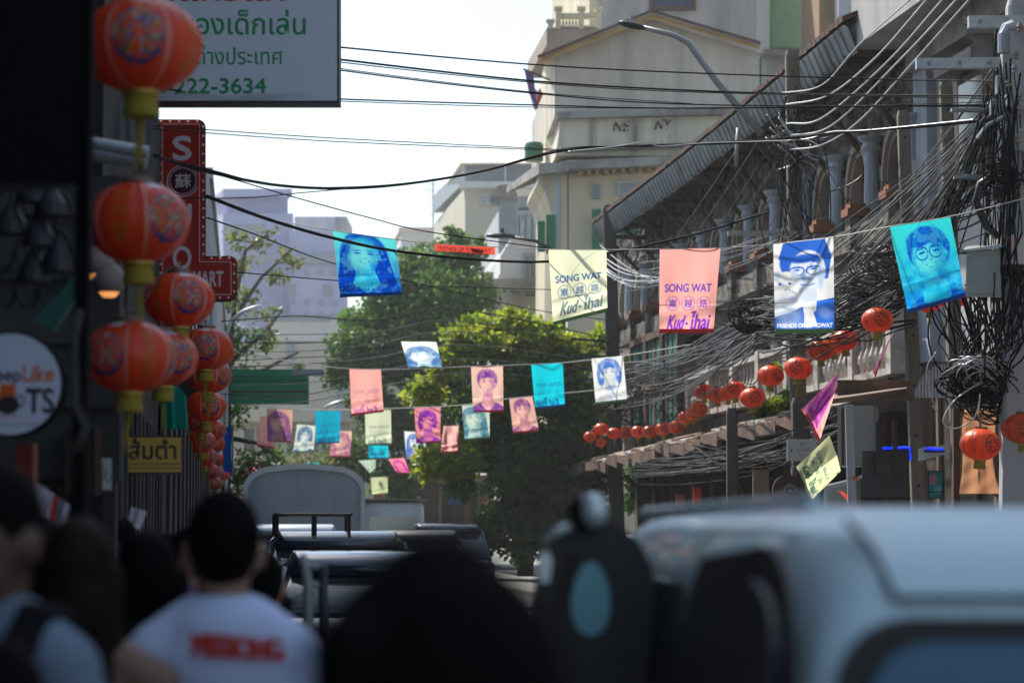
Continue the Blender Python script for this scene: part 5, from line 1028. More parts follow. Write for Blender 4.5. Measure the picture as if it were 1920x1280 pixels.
# ------------------------------------------------------------------ signs
def quadfn(P): return lambda u, v: (P[0] * (1 - u) + P[1] * u) * (1 - v) + (P[3] * (1 - u) + P[2] * u) * v
def panel_print(parent, x0, y0, x1, y1, Y, cv, m_='print', nm='sign_face', Y2=None):
    Y2 = Y2 or Y; P = [at(x0, y0, Y), at(x1, y0, Y2), at(x1, y1, Y2), at(x0, y1, Y)]; return cv.surf(quadfn(P)).build(nm, m_, parent)
t = thing('shop_sign', 'large grey-white projecting sign with green Thai lettering and phone number at the top', 'sign', at(400, 190, 18))
mb = MB(); pbox(mb, 168, -40, 636, 193, 18, (0, .22, 0)); mb.build('frame', 'signframe', t)
SG = (.56, .62, .72); GR_ = (.01, .24, .09)
c = Cv(430, 216, SG)
def S_(x, y): return (x - 172) / (632 - 172), (y + 36) / (190 + 36)
def st(txt, x0, y0, x1, y1, col, **k): a = S_(x0, y0); b = S_(x1, y1); c.text(txt, a[0], a[1], b[0], b[1], col, **k)
st('ลูกแก้วแก', 250, -28, 532, 12, (.42, .02, .02), bold=3)
st('ของเด็กเล่น', 340, 20, 572, 66, GR_, bold=2); st('ต่างประเทศ', 366, 86, 529, 122, GR_, bold=1); st('02-222-3634', 268, 148, 498, 176, GR_, bold=3)
for i in range(14): c.el(rng.random(), .95 + .05 * rng.random(), .08, .03, (.25, .28, .33), 0, 1, k=.3)
panel_print(t, 172, -36, 632, 189, 17.985, c)
t = thing('marquee_sign', 'tall red boot-shaped marquee sign with white bulbs, letters and a dark round character badge', 'sign', at(340, 563, 20))
def rounded(x0, y0, x1, y1, r): return [(x1 - r + r * math.sin(a), y0 + r - r * math.cos(a)) for a in np.linspace(0, math.pi / 2, 6)]
out = [(296, 224)] + rounded(296, 224, 386, 400, 16) + [(386, 480)] + rounded(386, 480, 445, 563, 14) + [(431 + 14 * math.cos(a), 549 + 14 * math.sin(a)) for a in np.linspace(0, math.pi / 2, 6)] + [(296, 563)]
mb = MB(); mb.prism([at(x, y, 20) for x, y in out], (-.03, .16, 0)); mb.build('box', 'rededge', t)
ins = [(298, 227)] + rounded(298, 227, 383, 400, 14) + [(383, 483)] + rounded(386, 483, 442, 560, 12) + [(430 + 12 * math.cos(a), 548 + 12 * math.sin(a)) for a in np.linspace(0, math.pi / 2, 6)] + [(298, 560)]
mb = MB(); mb.add([at(x, y, 19.99) for x, y in ins], [tuple(range(len(ins)))]); mb.build('face', 'redsign', t)
for seg in (((305, 233), (374, 233)), ((374, 233), (374, 491)), ((374, 491), (433, 491)), ((433, 491), (433, 552)), ((433, 552), (312, 552)), ((305, 233), (305, 552))):
    q = MB(); a, b = at(*seg[0], 19.97), at(*seg[1], 19.97); q.tube([a, b], .0035, 4); q.build('inner_line', 'bulb', t)
bul = [(302 + i * 17, 228) for i in range(5)] + [(381, 238 + i * 17) for i in range(15)] + [(396 + i * 17, 484) for i in range(3)] + [(439, 496 + i * 17) for i in range(4)] + [(428 - i * 16, 558) for i in range(7)] + [(301, 240 + i * 17) for i in range(18)]
for x, y in bul:
    q = MB(); q.ell(at(x, y, 19.97), (.011, .011, .011), 8); q.build('bulb', 'bulb', t, smooth=True)
c = Cv(90, 330, (.42, .025, .018)); IV = (.62, .58, .66)
def mtext(ch, x0, y0, x1, y1, b):
    a = ((x0 - 310) / 60, (y0 - 240) / 305, (x1 - 310) / 60, (y1 - 240) / 305); c.text(ch, *a, IV, bold=b)
mtext('S', 325, 257, 358, 300, 6); mtext('U', 325, 384, 358, 425, 5); mtext('O', 325, 462, 358, 505, 4)
for rr, cc in ((.50, (.55, .42, .42)), (.46, (.2, .02, .02)), (.42, (.5, .40, .42)), (.39, (.06, .012, .03))): c.el(.55, .327, rr, rr * 60 / 305, cc, 0, .04)
c.text('蘇', .30, .285, .80, .37, (.6, .55, .6), bold=1)
panel_print(t, 310, 240, 370, 545, 19.985, c, nm='lettering')
c = Cv(90, 60, (.42, .025, .018)); c.text('MART', .0, .2, .85, .8, IV, bold=3); panel_print(t, 362, 500, 428, 545, 19.982, c, nm='lettering')
t = thing('papaya_salad_sign', 'small yellow sign with black Thai lettering near the pavement crowd', 'sign', at(288, 886, 13.6))
mb = MB(); pbox(mb, 232, 817, 343, 888, 13.6, (-.01, .08, 0)); mb.build('frame', 'signframe', t)
c = Cv(160, 100, (.52, .33, .07)); c.text('ส้มตำ', .07, .04, .90, .62, (.012, .012, .02), bold=4); c.rect(.03, .74, .97, .77, (.02, .02, .02)); c.rect(.03, .86, .97, .89, (.02, .02, .02)); panel_print(t, 235, 820, 340, 885, 13.585, c)
t = thing('round_cat_sign', 'round blue-white sign with orange cat, orange and black lettering at the left edge', 'sign', at(20, 815, 9.4))
c = Cv(230, 230, (.52, .57, .70)); c.mix(((((c.X - .5) ** 2 + (c.Y - .5) ** 2) ** .5) - .478) / .008, (.008, .008, .01))
c.text('KeepLike', .08, .36, .52 + .39, .52, (.02, .02, .03), bold=3); c.rect(.62, .33, .95, .55, (.52, .57, .70)); c.text('Like', .62, .325, .91, .475, (.60, .10, .02), bold=4)
c.rect(.05, .3, .62, .55, (.52, .57, .70)); c.text('Keep', .25, .35, .60, .51, (.02, .02, .03), bold=3)
c.text('TS', .655, .545, .91, .775, (.01, .01, .015), bold=6); c.el(.47, .60, .085, .10, (.60, .10, .02)); c.poly([(.40, .56), (.41, .47), (.46, .53)], (.60, .10, .02)); c.poly([(.48, .53), (.54, .46), (.55, .57)], (.60, .10, .02)); c.el(.48, .70, .11, .09, (.03, .02, .02)); c.ring(.60, .66, .035, .05, .3, (.03, .02, .02)); c.rect(.30, .80, .58, .815, (.60, .10, .02))
c.text('อร่อย', .40, .865, .53, .90, (.02, .02, .03)); c.text('ไลค์', .545, .86, .62, .90, (.6, .1, .02)); c.text('ของดี', .64, .865, .76, .90, (.02, .02, .03))
R_ = 98 / F * 9.4; cc = at(20, 720, 9.4)
def disc(u, v):
    x, y = u * 2 - 1, v * 2 - 1; xx = x * math.sqrt(1 - y * y / 2); yy = y * math.sqrt(1 - x * x / 2); return cc + Vector((xx * R_, -.006, -yy * R_))
# colours follow the same square-to-disc map
b2 = Cv(230, 230, (0, 0, 0)); x, y = b2.X * 2 - 1, b2.Y * 2 - 1; xx = x * np.sqrt(1 - y * y / 2); yy = y * np.sqrt(1 - x * x / 2)
b2.a = c.a[np.clip(((yy + 1) / 2 * 230).astype(int), 0, 229), np.clip(((xx + 1) / 2 * 230).astype(int), 0, 229)]
b2.surf(disc).build('sign_face', 'print', t)
mb = MB(); mb.prism([cc + Vector((1.015 * R_ * math.cos(a), 0, 1.015 * R_ * math.sin(a))) for a in np.linspace(0, 2 * math.pi, 49)[:-1]], (0, .09, 0)); mb.build('light_box', 'blackboard', t)
t = thing('cafe_sign', 'small white rounded sign with black letters and green wreath beside the shutters', 'sign', at(200, 915, 11.6))
mb = MB(); pbox(mb, 191, 858, 210, 919, 11.6, (-.01, .05, 0)); mb.build('frame', 'greymetal', t)
c = Cv(40, 110, (.42, .46, .44)); c.text('C', .1, .12, .5, .2, (.3, .03, .03), bold=1); c.text('A', .1, .28, .5, .36, (.02, .02, .02), bold=1); c.text('F', .1, .42, .5, .5, (.02, .02, .02), bold=1); c.text('E', .1, .56, .5, .64, (.02, .02, .02), bold=1); c.ring(.6, .6, .3, .14, .2, (.02, .16, .12)); panel_print(t, 192, 860, 209, 917, 11.59, c)
t = thing('green_street_sign', 'wide green sign with faint red trading company lettering behind stacked cables', 'sign', at(505, 757, 52))
mb = MB(); pbox(mb, 432, 692, 578, 757, 52, (0, .2, 0)); mb.build('box', 'greensign', t)
c = Cv(150, 66, (.0, .24, .10)); c.rect(0, .28, 1, .40, (.0, .15, .07)); c.rect(0, .62, 1, .68, (.10, .02, .02)); c.text('LI HONG FUTUNG TRADING', .05, .75, .96, .88, (.20, .10, .04)); panel_print(t, 433, 693, 577, 756, 51.98, c)
q = MB(); pbox(q, 548, 692, 607, 704, 51.7, (0, .2, 0)); q.build('lamp_tube', 'paleglass', t)
# objects by the right shopfront
t = thing('electrical_cabinet', 'grey metal electrical cabinet with overhanging lid beside the glasses banner', 'cabinet', at(1843, 558, 23.4))
mb = MB(); mb.hexa([at(1810, 556, 23.4), at(1877, 558, 23.4), at(1880, 556, 23.8), at(1818, 556, 23.8), at(1812, 472, 23.4), at(1874, 466, 23.4), at(1878, 466, 23.8), at(1820, 470, 23.8)]); mb.build('body', 'boxgrey', t)
mb = MB(); mb.hexa([at(1806, 472, 23.35), at(1878, 464, 23.35), at(1882, 462, 23.85), at(1812, 468, 23.85), at(1806, 468, 23.35), at(1878, 458, 23.35), at(1882, 456, 23.85), at(1812, 462, 23.85)]); mb.build('lid', 'steel', t)
mb = MB(); pbox(mb, 1818, 482, 1870, 550, 23.39, (0, .008, 0)); d = mb.build('door', 'greymetal', t); q = MB(); pbox(q, 1864, 510, 1867, 522, 23.37, (0, .02, 0)); q.build('handle', 'darkmetal', d)
t = thing('notice_box', 'white flyer-covered box with rust streaks at the right edge above the cabinet', 'box', at(1900, 495, 23.6)); mb = MB(); pbox(mb, 1880, 440, 1930, 495, 23.6, (0, .3, 0)); mb.build('body', 'whitewall', t)
for x in (1890, 1902): q = MB(); pbox(q, x, 446, x + 3, 488, 23.59, (0, .006, 0)); q.build('stripe', 'redcloth', t)
t = thing('window_hood', 'arched grey corrugated window hood below the drilled pole', 'hood', at(1755, 745, 26))
for k in range(14):
    x0, x1 = 1716 + k * 6, 1716 + k * 6 + 4.6
    tp = lambda x: 745 - 72 * math.sqrt(max(.0, 1 - ((x - 1800) / 85) ** 2))
    b = MB(); b.prism([at(x0, 745, 26), at(x1, 745, 26), at(x1, tp(x1), 26), at(x0, tp(x0), 26)], (0, .05, 0)); b.build('rib', 'hoodsheet', t)
b = MB(); b.prism([at(1716, 744, 26.04), at(1800, 744, 26.04)] + [at(x, 746 - 71 * math.sqrt(max(.0, 1 - ((x - 1800) / 85) ** 2)), 26.04) for x in (1800, 1780, 1760, 1740, 1725, 1717)], (0, .02, 0)); b.build('end_sheet', 'darkmetal', t)
mb = MB(); mb.grid(lambda u, v: at(1792 + 78 * math.cos(math.pi * (1 - .5 * u)), 745 - 74 * math.sin(math.pi * (1 - .5 * u)), 25.95 + v * .6), 14, 1); mb.build('curved_sheet', 'zinc', t)
t = thing('hanging_cloth', 'peach cloth hanging behind the lone low lantern, tapering at the bottom', 'cloth', at(1840, 930, 24.6))
Q = [at(1808, 768, 24.6), at(1868, 764, 24.6), at(1876, 925, 24.6), at(1800, 925, 24.6)]
mb = MB(); mb.grid(lambda u, v: quadfn(Q)(u, v) + Vector((.012 * math.sin(v * 7) * (u - .5) * 2 - .10 * (math.sin(v * math.pi * .95)) * (u > .5) * (u - .5), .014 * math.sin(u * 13 + v * 2) + .004 * math.sin(v * 30 + u * 9), 0)), 40, 50); mb.build('cloth', 'peach', t, smooth=True)
t2 = thing('timber_stall', 'dark timber stall post and beam structure behind the peach cloth', 'stall', (at(1860, 1000, 25.5).x, 25.5, 0))
for a in ((1788, 765, 1800, 960), (1866, 770, 1905, 930), (1872, 755, 1896, 960)): mb = MB(); pbox(mb, *a, 25.4, (0, .12, 0)); mb.build('post', 'woodbrown' if a[0] != 1872 else 'greyblock', t2)
mb = MB(); pbox(mb, 1570, 712, 1690, 748, 28.4, (.2, .4, 0)); mb2 = mb; o = mb.build('canopy_board', 'rustzinc', t2)
mb = MB(); mb.hexa([at(1530, 760, 27.5), at(1700, 742, 27.5), at(1700, 735, 29), at(1530, 752, 29), at(1530, 752, 27.5), at(1700, 728, 27.5), at(1700, 722, 29), at(1530, 744, 29)]); mb.build('canopy_sheet', 'rustzinc', t2)
t = thing('blank_cabinet', 'tall beige-green blank cabinet behind the round sign post', 'cabinet', at(1605, 872, 27)); mb = MB(); pbox(mb, 1570, 760, 1638, 874, 27, (.1, .3, 0)); mb.build('body', 'boxgrey', t); q = MB(); pbox(q, 1578, 764, 1583, 872, 26.98, (0, .015, 0)); q.build('edge', 'woodbrown', t)
t = thing('notice_board', 'small white notice board with three short lines on the short broad post', 'sign', at(1505, 863, 27)); mb = MB(); pbox(mb, 1476, 823, 1532, 864, 27, (0, .04, 0)); mb.build('board', 'signwhite', t)
c = Cv(70, 50, (.40, .40, .42)); c.text('ซอย', .42, .14, .6, .28, (.06, .06, .06), bold=0); c.text('SOI WAT', .30, .42, .78, .56, (.06, .06, .06), bold=0); c.text('27-41', .42, .7, .66, .82, (.08, .08, .08)); c.el(.14, .52, .04, .06, (.1, .1, .1)); panel_print(t, 1477, 824, 1531, 863, 26.99, c)
t = thing('round_brown_sign', 'round dark brown sign with small white sun-ray emblem beside the yellow diamond banner', 'sign', at(1477, 950, 30)); cx_ = at(1477, 918, 30); R2 = 28 / F * 30
mb = MB(); mb.prism([cx_ + Vector((R2 * math.cos(a), 0, R2 * math.sin(a))) for a in np.linspace(0, 2 * math.pi, 33)[:-1]], (0, .08, 0)); mb.build('disc', 'bracket', t)
for k in range(11):
    a = math.pi * k / 10 ; q = MB(); d = Vector((math.cos(a), 0, math.sin(a))); c0 = cx_ + Vector((.03, -.012, -.01)); q.prism([c0 + d * .03, c0 + d * .085 + Vector((-d.z, 0, d.x)) * .007, c0 + d * .085 - Vector((-d.z, 0, d.x)) * .007], (0, .008, 0)); q.build('ray', 'signwhite', t)
q = MB(); q.ell(cx_ + Vector((.03, -.01, -.01)), (.02, .008, .02), 10); q.build('sun_dot', 'signwhite', t)
t = thing('dark_menu_board', 'large dark grey board with two black straps between the sign post and drilled pole', 'board', at(1665, 932, 26.5)); mb = MB(); pbox(mb, 1618, 845, 1705, 932, 26.5, (0, .08, 0)); mb.build('board', 'darkmetal', t)
for x in (1642, 1674): q = MB(); pbox(q, x, 790, x + 9, 893, 26.45, (0, .03, 0)); q.build('strap', 'blackplastic', t)
t = thing('blue_neon_strip', 'bright blue light strip bent over the dark board', 'light strip', at(1700, 840, 26.7)); mb = MB(); mb.tube([at(1655, 840, 26.7), at(1705, 838, 26.7), at(1707, 862, 26.7)], .014, 6); mb.build('tube', 'neon', t)
q = MB(); pbox(q, 1650, 842, 1711, 848, 26.75, (0, .06, 0)); q.build('fixture', 'darkmetal', t); q = MB(); pbox(q, 1733, 842, 1771, 848, 26.75, (0, .06, 0)); q.build('fixture', 'darkmetal', t)
q = MB(); q.tube([at(1736, 840, 26.7), at(1768, 842, 26.7)], .014, 6); q.build('tube', 'neon', t)
t = thing('white_parasol', 'white and blue striped shop awning edge beside the drilled pole', 'awning', at(1760, 850, 27.4)); mb = MB(); mb.prism([at(1735, 862, 27.4), at(1782, 848, 27.4), at(1782, 832, 27.4), at(1735, 838, 27.4)], (0, .5, 0)); mb.build('awning', 'whitewall', t)
t = thing('teal_poster', 'teal and pink poster propped in a dark shop by the drilled pole', 'poster', at(1755, 930, 27.6)); c = Cv(30, 50, (.03, .28, .34)); c.el(.3, .3, .3, .2, (.45, .2, .25), .3, .5); c.el(.7, .7, .3, .15, (.1, .45, .5), 0, .5); c.rect(0, .75, 1, .8, (.02, .02, .03)); panel_print(t, 1742, 884, 1766, 932, 27.6, c, nm='poster')
mb = MB(); pbox(mb, 1740, 882, 1768, 934, 27.62, (0, .03, 0)); mb.build('backing', 'darkmetal', t)
t = thing('glass_display', 'white framed glass display case behind the sign post', 'case', (at(1590, 1000, 27).x, 27.5, 0)); mb = MB(); mb.hexa([at(1548, 965, 27), at(1608, 965, 27), at(1614, 965, 28), at(1556, 965, 28), at(1548, 912, 27), at(1608, 898, 27), at(1614, 896, 28), at(1556, 908, 28)]); mb.build('body', 'paleglass', t); mb = MB(); mb.tube([at(1547, 965, 26.95), at(1547, 911, 26.95), at(1608, 897, 26.95), at(1640, 880, 26.95)], .02, 5); mb.build('frame', 'truckwhite', t)
for lab, x0, y0, x1, y1, Y, m_ in (('small red sign standing in the dark shop left of the short dark post', 1300, 914, 1315, 946, 38, 'redcloth'), ('faded orange-brown sign low in the shop row', 1268, 926, 1284, 950, 40, 'terracotta'), ('tan door board panel behind the brown round sign', 1412, 880, 1442, 955, 33.4, 'woodtan')):
    t = thing('shop_board', lab, 'sign', at((x0 + x1) / 2, y1, Y)); mb = MB(); pbox(mb, x0, y0, x1, y1, Y, (0, .08, 0)); mb.build('board', m_, t); q = MB(); pbox(q, x0 - 1.5, y0 - 2, x1 + 1.5, y0, Y - .01, (0, .1, 0)); q.build('rail', 'bracket', t)
# left side small things
t = thing('blue_vertical_banner', 'plain deep blue upright cloth banner behind the lantern cluster', 'banner', at(427, 885, 44)); Q = [at(420, 800, 44), at(434, 800, 44), at(434, 886, 44), at(419, 884, 44)]; mb = MB(); mb.grid(lambda u, v: quadfn(Q)(u, v) + Vector((0, .03 * math.sin(v * 9), 0)), 6, 20); mb.build('cloth', 'bluecloth', t, smooth=True); q = MB(); q.tube([at(436, 795, 44), at(436, 900, 44)], .02, 5); q.build('rod', 'greymetal', t)
t = tag(MB().grid(lambda u, v: at(303 + u * 46 + v * 4, 742 + v * 62 - 18 * math.sin(u * 3.1) * (1 - v), 14.5 + .04 * math.sin(u * 12)), 16, 14).build('teal_pennant', 'tealcloth', smooth=True), 'teal cloth pennant hanging behind the wide lanterns', 'pennant')
t = tag(MB().grid(lambda u, v: quadfn([at(246, 950, 13), at(275, 958, 13), at(262, 994, 13), at(240, 980, 13)])(u, v) + Vector((0, .01 * math.sin(u * 8), 0)), 10, 10).build('paper_tag', 'whitecloth', smooth=True), 'pale tilted paper tag hanging by the shutters', 'tag')
for i in range(5):
    x = 70 + i * 10; y = 905 + i * 7; mb = MB(); mb.grid(lambda u, v: quadfn([at(x, y, 9.5 + i * .1), at(x + 22, y + 14, 9.5 + i * .1), at(x + 12, y + 60, 9.5 + i * .1), at(x - 8, y + 48, 9.5 + i * .1)])(u, v) + Vector((0, .01 * math.sin(u * 9 + v * 5), 0)), 8, 8)
    tag(mb.build('hanging_shirt', ['whitecloth', 'whitecloth', 'redcloth', 'greyblue', 'whitecloth'][i], smooth=True), ['nearest pale garment on the left stall rack', 'second pale garment on the left stall rack', 'red garment on the left stall rack', 'grey-blue garment on the left stall rack', 'farthest pale garment on the left stall rack'][i], 'garment', 'garments on the left stall rack')
for i, (x, y) in enumerate(((60, 370), (72, 452), (20, 430), (108, 500), (62, 520), (95, 395))):
    t = thing('hanging_lamp', ['topmost dark hanging lamp on the left wall', 'dark hanging lamp in the middle of the left wall', 'dark hanging lamp nearest the left edge', 'dark hanging lamp beside the black post', 'lowest dark hanging lamp on the left wall', 'dark hanging lamp high beside the black post'][i], 'lamp', at(x, y, 9.6), 'dark lamps on the left wall')
    b = MB(); b.tube([at(x, y - 70, 9.6), at(x, y, 9.6)], .005, 4); b.build('flex', 'cable', t); b = MB(); b.lathe(at(x, y, 9.6), [(.07, -.02), (.06, .03), (.03, .08), (.015, .11)], 14); b.build('lamp_shade', 'darkmetal', t)
for i, (x, y) in enumerate(((183, 495), (205, 528))):
    t = thing('dish_lamp', ['upper pale bowl lamp glowing faintly above the wide lanterns', 'lower pale bowl lamp glowing faintly above the wide lanterns'][i], 'lamp', at(x, y, 11.6)); b = MB(); b.lathe(at(x, y, 11.6), [(.055, -.05), (.085, 0), (.07, .05), (.03, .09)], 16); b.build('lamp_shade', 'brass', t, smooth=True); b = MB(); b.lathe(at(x, y, 11.6), [(.03, -.075), (.05, -.052)], 10); b.build('bulb', 'warm', t)
t = thing('black_pillar', 'black blurred near post with a plastic pipe on it, left of the lanterns', 'post', (at(146, 1000, 6.9).x, 6.9, 0)); mb = MB(); x = at(146, 1000, 6.9).x; mb.box((x - .018, 6.88, 0), (x + .022, 6.95, 4)); mb.build('post', 'blackboard', t); mb = MB(); mb.tube([at(150, 580, 6.8), at(138, 640, 6.8), at(140, 760, 6.8), at(160, 800, 6.8), at(140, 850, 6.8)], .012, 8); mb.build('pipe', 'leftgrey', t, smooth=True)
t = thing('black_hoarding', 'large black board filling the top left corner', 'board', at(40, 345, 6.4)); mb = MB(); pbox(mb, -180, -700, 150, 345, 6.4, (-.1, .12, 0)); mb.build('board', 'blackboard', t); mb = MB(); pbox(mb, -160, 345, 128, 349, 6.41, (-.1, .1, 0)); mb.build('lower_edge', 'blackplastic', t)
t = thing('brown_cupboard', 'dark brown street cupboard hanging open beside the small white wreath sign', 'cupboard', at(160, 925, 11.6)); mb = MB(); pbox(mb, 122, 800, 183, 928, 11.6, (-.05, .3, 0)); mb.build('body', 'shopdark', t); mb = MB(); pbox(mb, 178, 800, 190, 928, 11.58, (-.02, .02, 0)); mb.build('door', 'woodbrown', t)
# ------------------------------------------------------------------ vehicles
def loft(mb, secs, m=0, caps=True):
    n = len(secs[0]); vs = [p for s_ in secs for p in s_]; k = len(secs)
    fs = [(i * n + j, i * n + (j + 1) % n, (i + 1) * n + (j + 1) % n, (i + 1) * n + j) for i in range(k - 1) for j in range(n)]
    if caps: fs += [tuple(range(n - 1, -1, -1)), tuple(range((k - 1) * n, k * n))]
    return mb.add(vs, fs, m)
def section(y, hw, z0, z1, r, n=5, tum=0.0):
    """rounded body section at length y: half width hw, from z0 to z1, corner radius r, tumblehome tum"""
    P = []
    for cx, cz, a0 in ((hw - r, z0 + r * .5, -90), (hw - r - tum, z1 - r, 0), (-hw + r + tum, z1 - r, 90), (-hw + r, z0 + r * .5, 180)):
        for k in range(n): a = math.radians(a0 + 90 * k / (n - 1)); P.append((cx + r * math.cos(a), y, cz + (r if a0 in (0, 90) else r * .5) * math.sin(a)))
    return P
def camber(secs, hw, c): return [[(x, y, z + c * (1 - (x / hw) ** 2)) for x, y, z in s_] for s_ in secs]
def wheel(t, x, y, r, w=.2):
    b = MB(); n = 20; b.lathe((0, 0, 0), [(r * .6, -w / 2), (r * .95, -w / 2), (r, -w * .3), (r, w * .3), (r * .95, w / 2), (r * .6, w / 2)], n); b.v = [(x + z, y + a, r + c) for a, c, z in b.v]; o = b.build('wheel', 'rubber', t, local=True, smooth=False)
    q = MB(); q.lathe((0, 0, 0), [(r * .6, -w * .4), (r * .6, w * .4)], 14); q.v = [(x + z, y + a, r + c) for a, c, z in q.v]; q.build('rim', 'greymetal', o, local=True)
def car(label, cat, X, Y, rz, paint, L=4.3, Wd=1.75, H=1.45, name='parked_car', cabin=(.15, .95, .35, 1.9), hood=.92, tail='redlamp'):
    t = thing(name, label, cat, (X, Y, 0), None, rz); hw = Wd / 2
    b = MB(); loft(b, [section(0, hw * .86, .32, hood - .12, .12), section(.12, hw * .97, .25, hood, .14), section(1.0, hw, .22, hood + .03, .14), section(L - 1.2, hw, .22, hood, .14), section(L - .3, hw * .95, .24, hood - .1, .16), section(L, hw * .8, .32, hood - .28, .12)]); b.build('body', paint, t, smooth=True, local=True)
    y0, y1, y2, y3 = .35, .95, L * .52, L * .72; g = MB(); loft(g, [section(y0, hw * .90, hood - .05, hood + .05, .04, tum=.0), section(y1, hw * .93, hood - .05, H - .07, .1, tum=.12), section(y2, hw * .92, hood - .05, H - .05, .1, tum=.12), section(y3, hw * .9, hood - .05, hood + .05, .04)]); g.build('glasshouse', 'glass', t, smooth=True, local=True)
    rf = MB(); loft(rf, camber([section(y1 - .12, hw * .72, H - .16, H - .07, .04, tum=.05), section(y1 + .2, hw * .79, H - .10, H + .02, .05, tum=.06), section(y2 - .1, hw * .79, H - .10, H + .03, .05, tum=.06), section(y2 + .12, hw * .72, H - .1, H, .04, tum=.05)], hw, .10)); rf.build('roof', paint, t, smooth=True, local=True)
    for sg in (-1, 1):
        for (ya, za, yb, zb) in ((y0, hood, y1, H - .06), (y3, hood, y2, H - .06), (L * .44, hood, L * .44, H - .05)):
            q = MB(); q.tube([(sg * hw * .9, ya, za), (sg * hw * .78, yb, zb)], .035, 6); q.build('pillar', paint, t, local=True)
        q = MB(); q.box((sg * hw * .82 - .12, -.01, hood - .33), (sg * hw * .82 + .12, .08, hood - .12)); q.build('tail_lamp', tail, t, local=True)
        q = MB(); q.ell((sg * (hw + .1), L * .58, hood + .12), (.1, .06, .08), 10); q.build('door_mirror', paint, t, local=True, smooth=True)
        wheel(t, sg * (hw - .12), .8, .31); wheel(t, sg * (hw - .12), L - .85, .31)
    q = MB(); q.box((-.26, -.03, .5), (.26, .0, .62)); q.build('number_plate', 'signwhite', t, local=True)
    q = MB(); q.box((-hw * .8, -.06, .3), (hw * .8, .1, .42)); q.build('bumper', 'blackplastic', t, local=True)
    return t
RZ = .11
# box truck with arched hood
p = at(570, 1000, 45); t = thing('box_truck', 'slate grey high-sided truck with arched white-lipped canopy filling the lane', 'truck', (p.x, 45, 0), None, RZ)
def arch(hw, z0, z1, r, n=10): return [(-hw, z0), (hw, z0)] + [(hw - r + r * math.cos(a), z1 - r * .75 + r * .75 * math.sin(a)) for a in np.linspace(0, math.pi / 2, n)] + [(hw * .5 * k, z1 + .05 * (1 - k * k)) for k in (.3, 0, -.3)] + [(-hw + r + r * math.cos(a), z1 - r * .75 + r * .75 * math.sin(a)) for a in np.linspace(math.pi / 2, math.pi, n)]
b = MB(); b.prism([(x, .03, z) for x, z in arch(1.08, 1.3, 2.86, .55)], (0, 4.6, 0)); b.build('box', 'truckgrey', t, local=True)
b = MB(); o1, o2 = arch(1.13, 1.3, 2.90, .57), arch(1.05, 1.35, 2.80, .52); n = len(o1)
b.add([(x, -.02, z) for x, z in o1] + [(x, -.02, z) for x, z in o2] + [(x, .12, z) for x, z in o1] + [(x, .12, z) for x, z in o2], [(i, (i + 1) % n, n + (i + 1) % n, n + i) for i in range(1, n)] + [(2 * n + i, 3 * n + i, 3 * n + (i + 1) % n, 2 * n + (i + 1) % n) for i in range(1, n)] + [(i, 2 * n + i, 2 * n + (i + 1) % n, (i + 1) % n) for i in range(1, n)]); b.build('lip', 'truckwhite', t, local=True)
b = MB(); b.prism([(x, .02, z) for x, z in arch(1.06, 1.45, 2.81, .52)], (0, .02, 0)); b.build('rear_panel', 'truckgrey', t, local=True)
for x in (-.98, .98):
    for z in (1.6, 1.9, 2.2): b = MB(); b.ell((x, .0, z), (.015, .015, .015), 6); b.build('rivet', 'darkmetal', t, local=True)
b = MB(); b.box((-1.08, .0, 1.25), (1.08, .2, 1.42)); b.build('sill', 'ledge', t, local=True); b = MB(); b.box((-1.0, .3, .55), (1.0, 4.6, 1.28)); b.build('chassis', 'darkmetal', t, local=True)
b = MB(); loft(b, [section(4.7, .95, .5, 2.1, .12), section(5.2, .95, .45, 2.2, .15, tum=.05), section(6.0, .93, .45, 1.5, .12), section(6.6, .85, .5, 1.2, .12)]); b.build('cab', 'truckwhite', t, local=True, smooth=True)
for sg in (-1, 1): wheel(t, sg * .9, 1.0, .4, .25); wheel(t, sg * .9, 5.6, .4, .25); b = MB(); b.box((sg * .8 - .12, -.01, .85), (sg * .8 + .12, .06, 1.0)); b.build('tail_lamp', 'redlamp', t, local=True)
# white van farther off
p = at(738, 1000, 62); t = thing('white_van', 'pale silver-white van with high rounded rear behind the truck', 'van', (p.x, 62, 0), None, RZ)
b = MB(); loft(b, [section(0, .78, .5, 2.42, .25, tum=.05), section(.25, .84, .4, 2.5, .2, tum=.05), section(3.6, .84, .4, 2.5, .2, tum=.05), section(4.6, .78, .4, 1.4, .2)]); b.build('body', 'truckwhite', t, local=True, smooth=True)
b = MB(); loft(b, [section(-.03, .62, 1.55, 2.1, .12), section(.03, .62, 1.55, 2.1, .12)]); b.build('rear_window', 'silvercar', t, local=True)
b = MB(); b.box((-.82, -.05, 2.5), (.9, 3.6, 2.54)); b.build('roof_lip', 'ledge', t, local=True)
for sg in (-1, 1): wheel(t, sg * .72, .8, .33); wheel(t, sg * .72, 3.7, .33)
